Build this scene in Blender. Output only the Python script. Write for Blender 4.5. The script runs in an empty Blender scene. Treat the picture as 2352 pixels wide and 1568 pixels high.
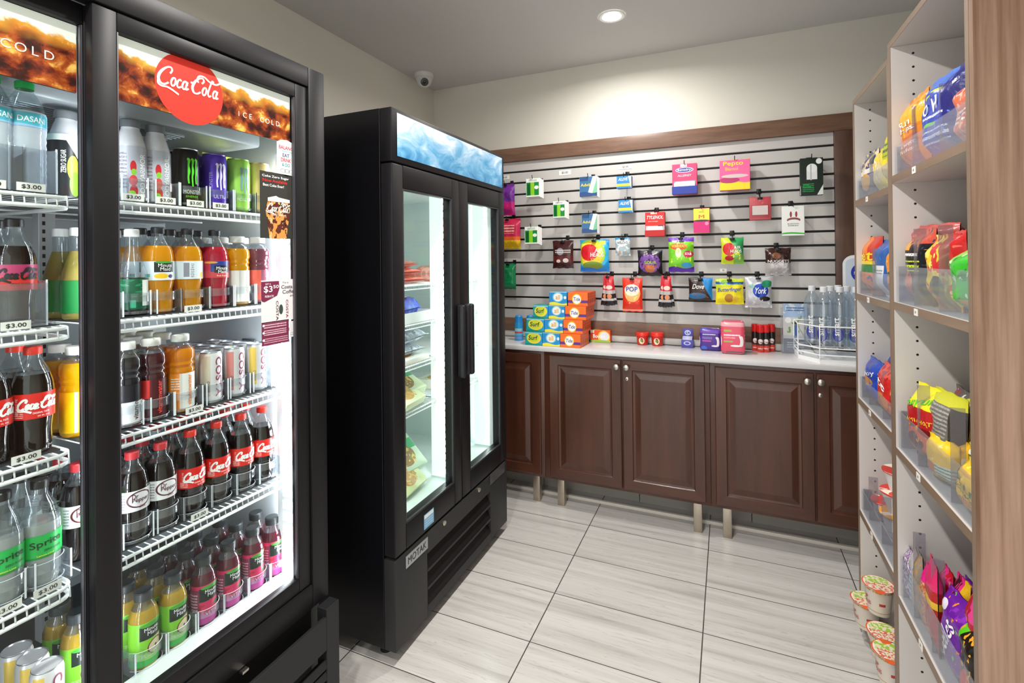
import bpy, bmesh, math, random
from mathutils import Matrix, Vector, noise
random.seed(7)
PI = math.pi
S = bpy.context.scene
COL = S.collection

# ------------------------------------------------------------------ camera model
YAW, PITCH, ROLL, FPX, CY, CAMH = 0.407840158, 0.00465197107, -0.0109155407, 1145.81354, 588.820422, 1.45
def cam_axes():
    f = Vector((-math.sin(YAW)*math.cos(PITCH), math.cos(YAW)*math.cos(PITCH), math.sin(PITCH)))
    r = Vector((math.cos(YAW), math.sin(YAW), 0)); u = r.cross(f)
    return r*math.cos(ROLL)+u*math.sin(ROLL), -r*math.sin(ROLL)+u*math.cos(ROLL), f
RT, UP, FW = cam_axes()
def at(px, py, x=None, y=None, z=None):
    """photo pixel -> the point of a world plane it shows"""
    d = RT*((px-1176)/FPX)+UP*((CY-py)/FPX)+FW
    t = x/d.x if x is not None else (y/d.y if y is not None else (z-CAMH)/d.z)
    q = d*t; q.z += CAMH
    return q

cam = bpy.data.cameras.new('camera'); co = bpy.data.objects.new('camera', cam); COL.objects.link(co)
m = Matrix((RT, UP, -FW)).transposed().to_4x4(); m.translation = (0, 0, CAMH)
co.matrix_world = m
cam.sensor_width = 36; cam.lens = FPX/2352*36; cam.shift_y = (CY-784)/2352; cam.clip_start = .02
S.camera = co
S.view_settings.view_transform = 'Standard'; S.view_settings.look = 'None'
S.view_settings.gamma = 1; S.view_settings.use_curve_mapping = False
S.view_settings.exposure = 0.0

# ------------------------------------------------------------------ materials
def lin(c):
    return tuple((v/12.92 if v <= .04045 else ((v+.055)/1.055)**2.4) for v in c)
def hx(s):
    s = s.lstrip('#'); return tuple(int(s[i:i+2], 16)/255 for i in (0, 2, 4))
def C4(c):
    if isinstance(c, str): c = hx(c)
    return (*lin(c), 1)
MC = {}
class NT:
    def __init__(s, name):
        s.m = bpy.data.materials.new(name); s.m.use_nodes = True
        s.t = s.m.node_tree; s.n = s.t.nodes; s.n.clear()
        s.out = s.n.new('ShaderNodeOutputMaterial')
    def N(s, ty, **kw):
        n = s.n.new(ty)
        for k, v in kw.items():
            if k.startswith('_'): setattr(n, k[1:], v)
            else: s.put(n, k.replace('_', ' '), v)
        return n
    def put(s, n, k, v):
        k2 = int(k) if k.isdigit() else k
        if isinstance(v, bpy.types.NodeSocket): s.t.links.new(v, n.inputs[k2])
        else: n.inputs[k2].default_value = v
    def M(s, op, a, b=0.0, c=None):
        n = s.n.new('ShaderNodeMath'); n.operation = op
        s.put(n, '0', a); s.put(n, '1', b)
        if c is not None: s.put(n, '2', c)
        return n.outputs[0]
    def mix(s, f, a, b):
        n = s.n.new('ShaderNodeMix'); n.data_type = 'RGBA'
        s.t.links.new(f, n.inputs[0]) if isinstance(f, bpy.types.NodeSocket) else setattr(n.inputs[0], 'default_value', f)
        for i, v in ((6, a), (7, b)):
            if isinstance(v, bpy.types.NodeSocket): s.t.links.new(v, n.inputs[i])
            else: n.inputs[i].default_value = v
        return n.outputs[2]
    def surf(s, sh):
        s.t.links.new(sh, s.out.inputs[0]); return s.m
def pb(name, col, rough=.5, metal=0, spec=.5, coat=0, emit=None, es=0, noise_amt=0, nscale=20, bump=0, trans=0):
    if name in MC: return MC[name]
    t = NT(name); col = C4(col)
    p = t.N('ShaderNodeBsdfPrincipled', Base_Color=col, Roughness=rough, Metallic=metal)
    p.inputs['Specular IOR Level'].default_value = spec
    p.inputs['Coat Weight'].default_value = coat; p.inputs['Coat Roughness'].default_value = .08
    p.inputs['Transmission Weight'].default_value = trans
    if emit: p.inputs['Emission Color'].default_value = C4(emit); p.inputs['Emission Strength'].default_value = es
    if noise_amt or bump:
        tc = t.N('ShaderNodeTexCoord'); nz = t.N('ShaderNodeTexNoise', Vector=tc.outputs['Object'], Scale=float(nscale), Detail=4.0)
        if noise_amt:
            k = t.M('MULTIPLY_ADD', nz.outputs[0], noise_amt*2, 1-noise_amt)
            v = t.N('ShaderNodeVectorMath', _operation='SCALE'); v.inputs[0].default_value = col[:3]; t.t.links.new(k, v.inputs[3])
            t.t.links.new(v.outputs[0], p.inputs['Base Color'])
        if bump:
            b = t.N('ShaderNodeBump', Strength=bump, Distance=.002, Height=nz.outputs[0]); t.t.links.new(b.outputs[0], p.inputs['Normal'])
    MC[name] = t.surf(p.outputs[0]); return MC[name]
def clear(name, tint='#ffffff', gl=.10, rough=.05, dens=0.0, dcol='#ffffff', graze=.4):
    """thin clear plastic or glass: mostly see-through with a mirror-like sheen"""
    if name in MC: return MC[name]
    t = NT(name)
    tr = t.N('ShaderNodeBsdfTransparent', Color=C4(tint)); g = t.N('ShaderNodeBsdfGlossy', Roughness=rough)
    lw = t.N('ShaderNodeLayerWeight', Blend=.25)
    f = t.M('MULTIPLY_ADD', t.M('POWER', lw.outputs['Facing'], 2.2), graze, gl); f = t.M('MINIMUM', f, .9)
    mx = t.N('ShaderNodeMixShader'); t.t.links.new(f, mx.inputs[0]); t.t.links.new(tr.outputs[0], mx.inputs[1]); t.t.links.new(g.outputs[0], mx.inputs[2])
    o = mx.outputs[0]
    if dens:
        d = t.N('ShaderNodeBsdfDiffuse', Color=C4(dcol)); m2 = t.N('ShaderNodeMixShader'); m2.inputs[0].default_value = dens
        t.t.links.new(o, m2.inputs[1]); t.t.links.new(d.outputs[0], m2.inputs[2]); o = m2.outputs[0]
    MC[name] = t.surf(o); return MC[name]
def juice(name, col, tl=.45):
    if name in MC: return MC[name]
    t = NT(name)
    p = t.N('ShaderNodeBsdfPrincipled', Base_Color=C4(col), Roughness=.12); p.inputs['Coat Weight'].default_value = .6
    tr = t.N('ShaderNodeBsdfTranslucent', Color=C4(col)); mx = t.N('ShaderNodeMixShader'); mx.inputs[0].default_value = tl
    t.t.links.new(p.outputs[0], mx.inputs[1]); t.t.links.new(tr.outputs[0], mx.inputs[2])
    MC[name] = t.surf(mx.outputs[0]); return MC[name]
def emis(name, col, st):
    if name in MC: return MC[name]
    t = NT(name); e = t.N('ShaderNodeEmission', Color=C4(col), Strength=st)
    MC[name] = t.surf(e.outputs[0]); return MC[name]
def wood(name, c1, c2, scale=(1, 1, 1), rough=.4, coat=0.0, fine=14, contrast=.5):
    if name in MC: return MC[name]
    t = NT(name); tc = t.N('ShaderNodeTexCoord'); mp = t.N('ShaderNodeMapping', Vector=tc.outputs['Object']); mp.inputs['Scale'].default_value = scale
    n1 = t.N('ShaderNodeTexNoise', Vector=mp.outputs[0], Scale=float(fine), Detail=6.0, Roughness=.6)
    n2 = t.N('ShaderNodeTexNoise', Vector=mp.outputs[0], Scale=float(fine)*.28, Detail=3.0)
    a = t.M('MULTIPLY_ADD', n1.outputs[0], contrast*2.2, .5-contrast*1.1); b = t.M('MULTIPLY_ADD', n2.outputs[0], 1.6, -.8)
    f = t.M('ADD', a, b); f = t.M('MINIMUM', t.M('MAXIMUM', f, 0), 1)
    c = t.mix(f, C4(c1), C4(c2))
    p = t.N('ShaderNodeBsdfPrincipled', Base_Color=c, Roughness=rough); p.inputs['Coat Weight'].default_value = coat; p.inputs['Coat Roughness'].default_value = .2
    MC[name] = t.surf(p.outputs[0]); return MC[name]
DN = [0]
def design(base, layers=(), rough=.35, metal=0.0, emit=0.0, top=None, crinkle=0.0):
    """printed packaging: flat colour shapes laid out on the UV square of the panel"""
    DN[0] += 1
    t = NT('print_%03d' % DN[0]); uvn = t.N('ShaderNodeUVMap'); sp = t.N('ShaderNodeSeparateXYZ', Vector=uvn.outputs[0])
    U, V = sp.outputs[0], sp.outputs[1]
    c = C4(base)
    if top: c = t.mix(V, C4(base), C4(top))
    tcn = None
    def inbox(u0, v0, u1, v1):
        a = t.M('LESS_THAN', t.M('ABSOLUTE', t.M('SUBTRACT', U, (u0+u1)/2)), (u1-u0)/2)
        b = t.M('LESS_THAN', t.M('ABSOLUTE', t.M('SUBTRACT', V, (v0+v1)/2)), (v1-v0)/2)
        return t.M('MULTIPLY', a, b)
    for L in layers:
        k = L[0]
        if k == 'r': f = inbox(*L[1:5]); col = L[5]
        elif k == 'e':
            a = t.M('DIVIDE', t.M('SUBTRACT', U, L[1]), L[3]); b = t.M('DIVIDE', t.M('SUBTRACT', V, L[2]), L[4])
            f = t.M('LESS_THAN', t.M('ADD', t.M('MULTIPLY', a, a), t.M('MULTIPLY', b, b)), 1.0); col = L[5]
        elif k == 'ring':
            a = t.M('DIVIDE', t.M('SUBTRACT', U, L[1]), L[3]); b = t.M('DIVIDE', t.M('SUBTRACT', V, L[2]), L[4])
            q = t.M('ADD', t.M('MULTIPLY', a, a), t.M('MULTIPLY', b, b))
            f = t.M('MULTIPLY', t.M('LESS_THAN', q, 1.0), t.M('GREATER_THAN', q, .72)); col = L[5]
        elif k == 'n':   # blotches: scale, threshold, colour, (box)
            nz = t.N('ShaderNodeTexNoise', Vector=uvn.outputs[0], Scale=float(L[1]), Detail=2.0)
            mp = t.N('ShaderNodeVectorMath', _operation='ADD'); t.t.links.new(uvn.outputs[0], mp.inputs[0]); mp.inputs[1].default_value = (DN[0]*1.7+L[1]*.3, L[2]*9, 0)
            t.t.links.new(mp.outputs[0], nz.inputs['Vector'])
            f = t.M('GREATER_THAN', nz.outputs[0], L[2]); col = L[3]
            if len(L) > 4: f = t.M('MULTIPLY', f, inbox(*L[4:8]))
        elif k == 'w':   # wavy lower band up to v: v, amp, colour
            s_ = t.M('MULTIPLY', t.M('SINE', t.M('MULTIPLY', U, L[4] if len(L) > 4 else 6.0)), L[2])
            f = t.M('LESS_THAN', V, t.M('ADD', s_, L[1])); col = L[3]
        elif k == 'd':   # diagonal half: a*u+b*v > c
            f = t.M('GREATER_THAN', t.M('ADD', t.M('MULTIPLY', U, L[1]), t.M('MULTIPLY', V, L[2])), L[3]); col = L[4]
        elif k == 'l':   # lines of fine print
            w = t.M('GREATER_THAN', t.M('SINE', t.M('MULTIPLY', V, L[5]*6.283/(L[4]-L[2]))), .1)
            nz = t.N('ShaderNodeTexNoise', Vector=uvn.outputs[0], Scale=55.0, Detail=1.0)
            w = t.M('MULTIPLY', w, t.M('GREATER_THAN', nz.outputs[0], .42))
            f = t.M('MULTIPLY', w, inbox(*L[1:5])); col = L[6]
        c = t.mix(f, c, C4(col))
    p = t.N('ShaderNodeBsdfPrincipled', Base_Color=c if isinstance(c, bpy.types.NodeSocket) else c, Roughness=rough, Metallic=metal)
    if emit: t.put(p, 'Emission Color', c); p.inputs['Emission Strength'].default_value = emit
    if crinkle:
        tc = t.N('ShaderNodeTexCoord'); nz = t.N('ShaderNodeTexNoise', Vector=tc.outputs['Object'], Scale=45.0, Detail=3.0, Distortion=.6)
        b = t.N('ShaderNodeBump', Strength=crinkle, Distance=.006, Height=nz.outputs[0]); t.t.links.new(b.outputs[0], p.inputs['Normal'])
    return t.surf(p.outputs[0])
def flat(c, rough=.45, metal=0.0):
    return pb('ink_'+str(c)+('m' if metal else ''), c, rough, metal)

# ------------------------------------------------------------------ mesh builder
GL = {}
def glyphs(s, bold=0.0):
    k = (s, bold)
    if k in GL: return GL[k]
    cu = bpy.data.curves.new('t', 'FONT'); cu.body = s; cu.size = 1; cu.offset = bold; cu.resolution_u = 3
    ob = bpy.data.objects.new('t', cu); me = bpy.data.meshes.new_from_object(ob)
    vs = [(v.co.x, v.co.y) for v in me.vertices]; fs = [tuple(p.vertices) for p in me.polygons]
    if vs:
        x0 = min(v[0] for v in vs); x1 = max(v[0] for v in vs); y0 = min(v[1] for v in vs); y1 = max(v[1] for v in vs)
        xc, yc, H = (x0+x1)/2, (y0+y1)/2, max(y1-y0, .01)
        vs = [((a-xc)/H, (b-yc)/H) for a, b in vs]; W = (x1-x0)/H
    else: W = 1
    bpy.data.objects.remove(ob); bpy.data.curves.remove(cu); bpy.data.meshes.remove(me)
    GL[k] = (vs, fs, W); return GL[k]
class MB:
    def __init__(s):
        s.bm = bmesh.new(); s.uv = s.bm.loops.layers.uv.new('UVMap'); s.mats = []; s.T = None
    def mi(s, m):
        if m not in s.mats: s.mats.append(m)
        return s.mats.index(m)
    def v(s, p):
        p = Vector(p)
        return s.bm.verts.new(s.T @ p if s.T else p)
    def face(s, pts, mat, uvs=None):
        try: f = s.bm.faces.new([s.v(p) for p in pts])
        except ValueError: return None
        f.material_index = s.mi(mat)
        if uvs:
            for l, q in zip(f.loops, uvs): l[s.uv].uv = q
        return f
    def box(s, x0, x1, y0, y1, z0, z1, mat, bev=0.0, mats=None, seg=2):
        if x0 > x1: x0, x1 = x1, x0
        if y0 > y1: y0, y1 = y1, y0
        if z0 > z1: z0, z1 = z1, z0
        P = [(x0, y0, z0), (x1, y0, z0), (x1, y1, z0), (x0, y1, z0), (x0, y0, z1), (x1, y0, z1), (x1, y1, z1), (x0, y1, z1)]
        V = [s.v(p) for p in P]
        F = {'f': (0, 1, 5, 4), 'r': (1, 2, 6, 5), 'k': (2, 3, 7, 6), 'l': (3, 0, 4, 7), 't': (4, 5, 6, 7), 'b': (3, 2, 1, 0)}
        fs = []
        for k, q in F.items():
            f = s.bm.faces.new([V[i] for i in q]); f.material_index = s.mi((mats or {}).get(k, mat))
            for l, uvp in zip(f.loops, ((0, 0), (1, 0), (1, 1), (0, 1))): l[s.uv].uv = uvp
            fs.append(f)
        if bev:
            bev = min(bev, .45*min(x1-x0, y1-y0, z1-z0))
            es = {e for f in fs for e in f.edges}
            bmesh.ops.bevel(s.bm, geom=list(es), offset=bev, segments=seg, affect='EDGES', clamp_overlap=True, profile=.5)
    def lathe(s, prof, mat, seg=24, o=(0, 0, 0), mats=None, cap=True, axis='z', a0=-PI, a1=PI):
        full = abs(a1-a0-2*PI) < 1e-4
        z0 = min(p[1] for p in prof); z1 = max(p[1] for p in prof); n = seg if full else seg+1
        def pt(r, a, z):
            x, y = r*math.sin(a), -r*math.cos(a)
            if axis == 'y': return (o[0]+x, o[1]-z, o[2]-y)
            if axis == 'x': return (o[0]+z, o[1]+x, o[2]-y)
            return (o[0]+x, o[1]+y, o[2]+z)
        rings = [[s.v(pt(max(r, 1e-5), a0+(a1-a0)*i/seg, z)) for i in range(n)] for r, z in prof]
        for k in range(len(prof)-1):
            mm = s.mi(mats[k] if mats else mat)
            for i in range(seg):
                j = (i+1) % n
                try: f = s.bm.faces.new((rings[k][i], rings[k][j], rings[k+1][j], rings[k+1][i]))
                except ValueError: continue
                f.material_index = mm; f.smooth = True
                dz = max(z1-z0, 1e-6)
                us = (i/seg, (i+1)/seg, (i+1)/seg, i/seg); vz = ((prof[k][1]-z0)/dz, (prof[k][1]-z0)/dz, (prof[k+1][1]-z0)/dz, (prof[k+1][1]-z0)/dz)
                for l, a, b in zip(f.loops, us, vz): l[s.uv].uv = (a, b)
        if cap and full:
            for k, rev in ((0, True), (len(prof)-1, False)):
                if prof[k][0] > 1e-4:
                    f = s.bm.faces.new(rings[k][::-1] if rev else rings[k]); f.material_index = s.mi(mats[min(k, len(mats)-1)] if mats else mat)
    def tube(s, pts, r, mat, seg=6, close=False):
        pts = [Vector(p) for p in pts]; n = len(pts); rings = []
        for i, p in enumerate(pts):
            if close: d = pts[(i+1) % n]-pts[i-1]
            else: d = (pts[min(i+1, n-1)]-pts[max(i-1, 0)])
            d.normalize(); a = d.cross(Vector((0, 0, 1)))
            if a.length < .05: a = d.cross(Vector((0, 1, 0)))
            a.normalize(); b = d.cross(a)
            rings.append([s.v(p+(a*math.cos(2*PI*k/seg)+b*math.sin(2*PI*k/seg))*r) for k in range(seg)])
        mm = s.mi(mat)
        for i in range(n if close else n-1):
            A, B = rings[i], rings[(i+1) % n]
            for k in range(seg):
                f = s.bm.faces.new((A[k], A[(k+1) % seg], B[(k+1) % seg], B[k])); f.material_index = mm; f.smooth = True
        if not close:
            for q in (rings[0][::-1], rings[-1]):
                f = s.bm.faces.new(q); f.material_index = mm
    def shape(s, pts, mapf, mat, t=0.0):
        """flat outline (u,v) placed by mapf(u,v,depth); with t it gets thickness"""
        ux = [a for a, b in pts]; vx = [b for a, b in pts]; du = max(ux)-min(ux) or 1; dv = max(vx)-min(vx) or 1
        s.face([mapf(a, b, 0) for a, b in pts], mat, [((a-min(ux))/du, (b-min(vx))/dv) for a, b in pts])
        if t:
            s.face([mapf(a, b, -t) for a, b in pts][::-1], mat)
            for i in range(len(pts)):
                a, b = pts[i], pts[(i+1) % len(pts)]
                s.face([mapf(*a, 0), mapf(*a, -t), mapf(*b, -t), mapf(*b, 0)], mat)
    def text(s, st, mapf, cx, cy, h, mat, w=None, rot=0.0, shear=0.0, bold=.02, lift=.0006, arc=0.0):
        vs, fs, W = glyphs(st, 0.0 if 'M' in st else min(bold, .012))
        if not vs: return
        sx = h if w is None else w/W
        ca, sa = math.cos(rot), math.sin(rot); V = []
        for a, b in vs:
            x = a*sx+b*h*shear; y = b*h+(arc*(1-(2*a/W)**2)*h if arc else 0)
            V.append(s.v(mapf(cx+x*ca-y*sa, cy+x*sa+y*ca, lift)))
        mm = s.mi(mat)
        for q in fs:
            try: f = s.bm.faces.new([V[i] for i in q]); f.material_index = mm
            except ValueError: pass
    def ribbon(s, pts, mapf, mat, lift=.0006, sub=4):
        """brush stroke through (u,v,width)"""
        P = [Vector(p) for p in pts]; Q = []
        for i in range(len(P)-1):
            p0, p1, p2, p3 = P[max(i-1, 0)], P[i], P[i+1], P[min(i+2, len(P)-1)]
            for k in range(sub):
                t = k/sub; t2 = t*t; t3 = t2*t
                Q.append(.5*((2*p1)+(-p0+p2)*t+(2*p0-5*p1+4*p2-p3)*t2+(-p0+3*p1-3*p2+p3)*t3))
        Q.append(P[-1]); prev = None; mm = s.mi(mat)
        for i, q in enumerate(Q):
            d = Q[min(i+1, len(Q)-1)]-Q[max(i-1, 0)]; n = Vector((-d.y, d.x)); n = n/(n.length or 1)*max(q.z, .004)/2
            cur = (s.v(mapf(q.x+n.x, q.y+n.y, lift)), s.v(mapf(q.x-n.x, q.y-n.y, lift)))
            if prev:
                f = s.bm.faces.new((prev[0], prev[1], cur[1], cur[0])); f.material_index = mm
            prev = cur
    def script(s, mapf, cx, cy, w, mat, lift=.0006):
        """flowing white cola lettering"""
        K = w/3.55
        def R(pts, oc=0.0):
            s.ribbon([((a+oc-1.78)*K*1.0+cx+(b-.4)*K*.18, (b-.4)*K*1.12+cy, c*K*1.0) for a, b, c in pts], mapf, mat, lift)
        R([(.62, .62, .04), (.70, .80, .06), (.60, .93, .05), (.38, .86, .09), (.14, .58, .14), (.06, .28, .15), (.2, .05, .12), (.42, .02, .06), (.62, .16, .03)])
        R([(.06, .18, .03), (.1, -.02, .06), (.3, -.1, .07), (.55, -.08, .05), (.8, -.13, .10), (1.05, -.22, .04), (1.25, -.3, .02)])
        def O(x, e=.02):
            R([(x+.13, .3, .07), (x+.08, .45, .06), (x-.04, .42, .1), (x-.1, .22, .1), (x-.02, .05, .08), (x+.1, .12, .08), (x+.13, .3, .07), (x+.2, .33, .03)])
        O(.84)
        R([(1.27, .40, .07), (1.20, .47, .05), (1.10, .38, .09), (1.07, .18, .1), (1.16, .05, .07), (1.32, .14, .03)])
        O(1.46); R([(1.63, .46, .07), (1.57, .25, .09), (1.60, .06, .07), (1.72, .15, .03)])
        R([(1.78, .50, .08), (1.93, .53, .07)])
        o = 1.80
        R([(.62, .62, .04), (.72, .76, .05), (.62, .9, .05), (.42, .84, .09), (.2, .58, .14), (.12, .28, .15), (.24, .05, .12), (.44, .03, .06), (.62, .16, .03)], o)
        R([(.42, .62, .04), (.32, .78, .05), (.42, .98, .05), (.72, 1.0, .09), (1.05, .84, .08), (1.45, .80, .07), (1.66, .92, .03)], o)
        O(o+.82)
        R([(1.32, .86, .03), (1.20, .92, .05), (1.12, .6, .09), (1.06, .25, .1), (1.14, .06, .07), (1.26, .14, .03)], o)
        O(o+1.46); R([(1.63, .46, .07), (1.57, .25, .09), (1.60, .06, .07), (1.72, .13, .03)], o)
    def build(s, name, parent=None, smooth=True, ang=35):
        me = bpy.data.meshes.new(name)
        bmesh.ops.recalc_face_normals(s.bm, faces=[f for f in s.bm.faces]) if getattr(s, 'recalc', False) else None
        s.bm.to_mesh(me); s.bm.free()
        for m_ in s.mats: me.materials.append(m_)
        if smooth == 'all': me.polygons.foreach_set('use_smooth', [True]*len(me.polygons))
        if smooth: me.set_sharp_from_angle(angle=math.radians(ang))
        o = bpy.data.objects.new(name, me); COL.objects.link(o)
        if parent: o.parent = parent
        return o
def tag(o, label=None, cat=None, group=None, kind=None):
    if label: o['label'] = label
    if cat: o['category'] = cat
    if group: o['group'] = group
    if kind: o['kind'] = kind
    return o
def thing(name, label, cat, loc=(0, 0, 0), rz=0.0, rx=0.0, ry=0.0, group=None):
    o = bpy.data.objects.new(name, None); COL.objects.link(o); o.empty_display_size = .05
    o.location = loc; o.rotation_euler = (rx, ry, rz)
    return tag(o, label, cat, group)
def dup(root, loc, rz=None, label=None, group=None):
    r = root.copy(); COL.objects.link(r); r.location = loc
    if rz is not None: r.rotation_euler[2] = rz
    if label: r['label'] = label
    if group: r['group'] = group
    for ch in list(root.children):
        c = ch.copy(); COL.objects.link(c); c.parent = r
        for g in ch.children:
            d = g.copy(); COL.objects.link(d); d.parent = c
    return r
FLAT = lambda y0=0.0: (lambda u, v, l=0: (u, y0-l, v))
def CYL(r): return lambda u, v, l=0: ((r+l)*math.sin(u/r), -(r+l)*math.cos(u/r), v)

# ------------------------------------------------------------------ common materials
BLK = pb('black_powder_coat', '#141316', .45, spec=.28)
BLK2 = pb('black_side_panel', '#0c0b0f', .3, spec=.35)
DGR = pb('charcoal_plastic', '#222125', .45, spec=.3)
DARK = pb('black_void', '#060607', .7)
WPT = pb('white_epoxy_wire', '#f1f3f4', .35)
LIN = pb('white_liner', '#c3cacd', .4)
LINF = pb('freezer_liner', '#dbe6e4', .4)
CHR = pb('brushed_nickel', '#c9c4bb', .3, 1)
STEEL = pb('satin_steel', '#b6ab9c', .42, 1, noise_amt=.08, nscale=60)
GLASS = clear('door_glass', '#f7fbfa', .02, .02, graze=.16)
ACR = clear('clear_acrylic', '#f6f8fa', .06, .08, .10, '#e4e6ee', graze=.2)
GRD = clear('clear_guard_plastic', '#f2f6fa', .14, .12, .05, '#e8ecf4')
PET = clear('clear_bottle_plastic', '#eef4f6', .10, .08, .04, '#dfe6ee')
WATERP = clear('clear_water_bottle', '#eef5fa', .17, .06, .07, '#dce8f4')
PRICE = pb('white_tag', '#eceae6', .6)
INK = pb('black_print', '#26262a', .6)
WHT = flat('#f4f2ee'); RED = flat('#e0201b')

# ------------------------------------------------------------------ the room
WX, WY, CZ = -1.95, 3.11, 2.68
wallM = pb('cream_wall_paint', '#dcd9cf', .75, noise_amt=.015, nscale=3)
ceilM = pb('grey_white_ceiling', '#cfcfce', .7)
def tiles():
    t = NT('porcelain_floor_tile'); tc = t.N('ShaderNodeTexCoord'); sp = t.N('ShaderNodeSeparateXYZ', Vector=tc.outputs['Object'])
    X, Y = sp.outputs[0], sp.outputs[1]
    def grid(v, off, pitch, w):
        q = t.M('FLOORED_MODULO', t.M('SUBTRACT', v, off), pitch)
        return t.M('LESS_THAN', t.M('MINIMUM', q, t.M('SUBTRACT', pitch, q)), w)
    g = t.M('MAXIMUM', grid(X, -.1045, .6005, .0022), grid(Y, 1.761, .2965, .0018))
    ix = t.M('FLOOR', t.M('DIVIDE', t.M('SUBTRACT', X, -.1045), .6005)); iy = t.M('FLOOR', t.M('DIVIDE', t.M('SUBTRACT', Y, 1.761), .2965))
    cb = t.N('ShaderNodeCombineXYZ', X=t.M('MULTIPLY_ADD', ix, 3.7, t.M('MULTIPLY', X, .9)), Y=t.M('MULTIPLY_ADD', iy, 5.3, t.M('MULTIPLY', Y, 22.0)), Z=t.M('ADD', ix, iy))
    n = t.N('ShaderNodeTexNoise', Vector=cb.outputs[0], Scale=1.0, Detail=5.0, Roughness=.55, Distortion=.35)
    n2 = t.N('ShaderNodeTexNoise', Vector=cb.outputs[0], Scale=2.6, Detail=3.0, Distortion=.6)
    ra = t.N('ShaderNodeValToRGB', Fac=n.outputs[0]); e = ra.color_ramp.elements
    e[0].position = .3; e[0].color = C4('#b3afab'); e[1].position = .62; e[1].color = C4('#d3d1ce')
    e2 = ra.color_ramp.elements.new(.45); e2.color = C4('#c8c5c1')
    vein = t.M('LESS_THAN', t.M('ABSOLUTE', t.M('SUBTRACT', n2.outputs[0], .5)), .010)
    c = t.mix(t.M('MULTIPLY', vein, .28), ra.outputs[0], C4('#8e877d'))
    c = t.mix(g, c, C4('#4d4b49'))
    p = t.N('ShaderNodeBsdfPrincipled', Base_Color=c, Roughness=.24)
    b = t.N('ShaderNodeBump', Strength=.5, Distance=.0015, Height=t.M('SUBTRACT', 1.0, g)); t.t.links.new(b.outputs[0], p.inputs['Normal'])
    return t.surf(p.outputs[0])
def struct(name, mb, label=None):
    o = mb.build(name, smooth=False); o['kind'] = 'structure'
    if label: o['label'] = label
    return o
b = MB(); b.box(WX-.1, 1.6, -1.9, WY+.1, -.1, 0, tiles()); struct('floor', b, 'pale streaked rectangular floor tiles with dark grout')
b = MB(); b.box(WX-.1, 1.6, -1.9, WY+.1, CZ, CZ+.1, ceilM); struct('ceiling', b, 'plain grey-white ceiling with round downlights')
b = MB(); b.box(WX-.1, WX, -1.9, WY+.1, 0, CZ, wallM); struct('wall_left', b, 'cream painted wall behind the coolers')
b = MB(); b.box(WX, 1.6, WY, WY+.1, 0, CZ, wallM); struct('wall_back', b, 'cream painted wall above the slatwall display')
b = MB(); b.box(1.5, 1.6, -1.9, WY, 0, CZ, wallM); struct('wall_right', b, 'cream painted wall behind the shelving')
tileM = pb('tile_skirting', '#a9a59e', .35, noise_amt=.08, nscale=6)
b = MB()
for i in range(6): b.box(-1.945+i*.6005+.25-.0, -1.945+(i+1)*.6005+.25-.003, 3.015, WY-.001, .0, .12, tileM, .001)
struct('baseboard_back', b, 'tile skirting under the cabinets')
b = MB(); b.box(-1.94, .9, 2.905, 2.925, 0, .018, pb('white_strip', '#dcd6cd', .4), .003); struct('trim_1', b, 'pale strip along the floor under the cabinets')

# lights (real round ceiling downlights)
def downlight(x, y, label, pw=None):
    t = thing('ceiling_downlight', label, 'light', (x, y, CZ), group=None)
    b = MB(); b.lathe([(.048, -.004), (.062, -.006), (.066, -.003), (.068, -.0005)], pb('white_trim_ring', '#f2f2f0', .4), 32, cap=False); b.build('trim_ring', t)
    b = MB(); b.lathe([(.0001, -.003), (.049, -.003)], emis('downlight_lens', '#fff8ee', 60), 32, cap=False); b.build('lens', t)
    L = bpy.data.lights.new('downlight_beam', 'AREA'); L.shape = 'DISK'; L.size = .1; L.energy = pw or PWR; L.color = (1, .965, .915); L.spread = math.radians(165)
    o = bpy.data.objects.new('downlight_beam', L); COL.objects.link(o); o.parent = t; o.location = (0, 0, -.012)
PWR = 23
lp = at(1405, 37, z=CZ)
downlight(lp.x, lp.y, 'bright round ceiling downlight above the aisle', 15)
for x, y, lb in ((-.527, 1.25, 'round ceiling downlight above the middle of the aisle, just out of view'), (-.527, -.05, 'round ceiling downlight over the spot where the viewer stands'), (-.527, -1.35, 'round ceiling downlight well behind the viewer')):
    downlight(x, y, lb)
w = bpy.data.worlds.new('world'); S.world = w; w.use_nodes = True
w.node_tree.nodes['Background'].inputs[0].default_value = (1, .98, .95, 1); w.node_tree.nodes['Background'].inputs[1].default_value = 1.8

# security camera
cp = at(978, 190, z=2.63)
t = thing('security_camera', 'white dome security camera mounted on the ceiling corner', 'camera', (cp.x, cp.y-.02, CZ), 0)
CW = pb('camera_white', '#d8d8d6', .4)
b = MB(); b.lathe([(.062, 0), (.062, -.022), (.058, -.028)], CW, 32); b.build('mount_base', t)
b = MB(); b.lathe([(.0001, -.088), (.02, -.085), (.04, -.07), (.052, -.045), (.054, -.024)], CW, 32); b.build('dome_body', t)
d = Vector((-cp.x, -cp.y+.3, CAMH-CZ)).normalized()
mt = Vector((0, 0, 1)).rotation_difference(d).to_matrix().to_4x4(); mt.translation = Vector((0, 0, -.048))+d*.03
b = MB(); b.T = mt; b.lathe([(.034, 0), (.034, .028), (.030, .032), (.026, .030)], CW, 32, cap=False); b.build('lens_collar', t)
b = MB(); b.T = mt; b.lathe([(.0001, .030), (.027, .029)], pb('lens_black', '#101012', .15), 32, cap=False)
b.lathe([(.0001, .035), (.007, .034), (.010, .030)], pb('lens_glass', '#2c2c30', .05), 20, cap=False); b.build('lens', t)

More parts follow.
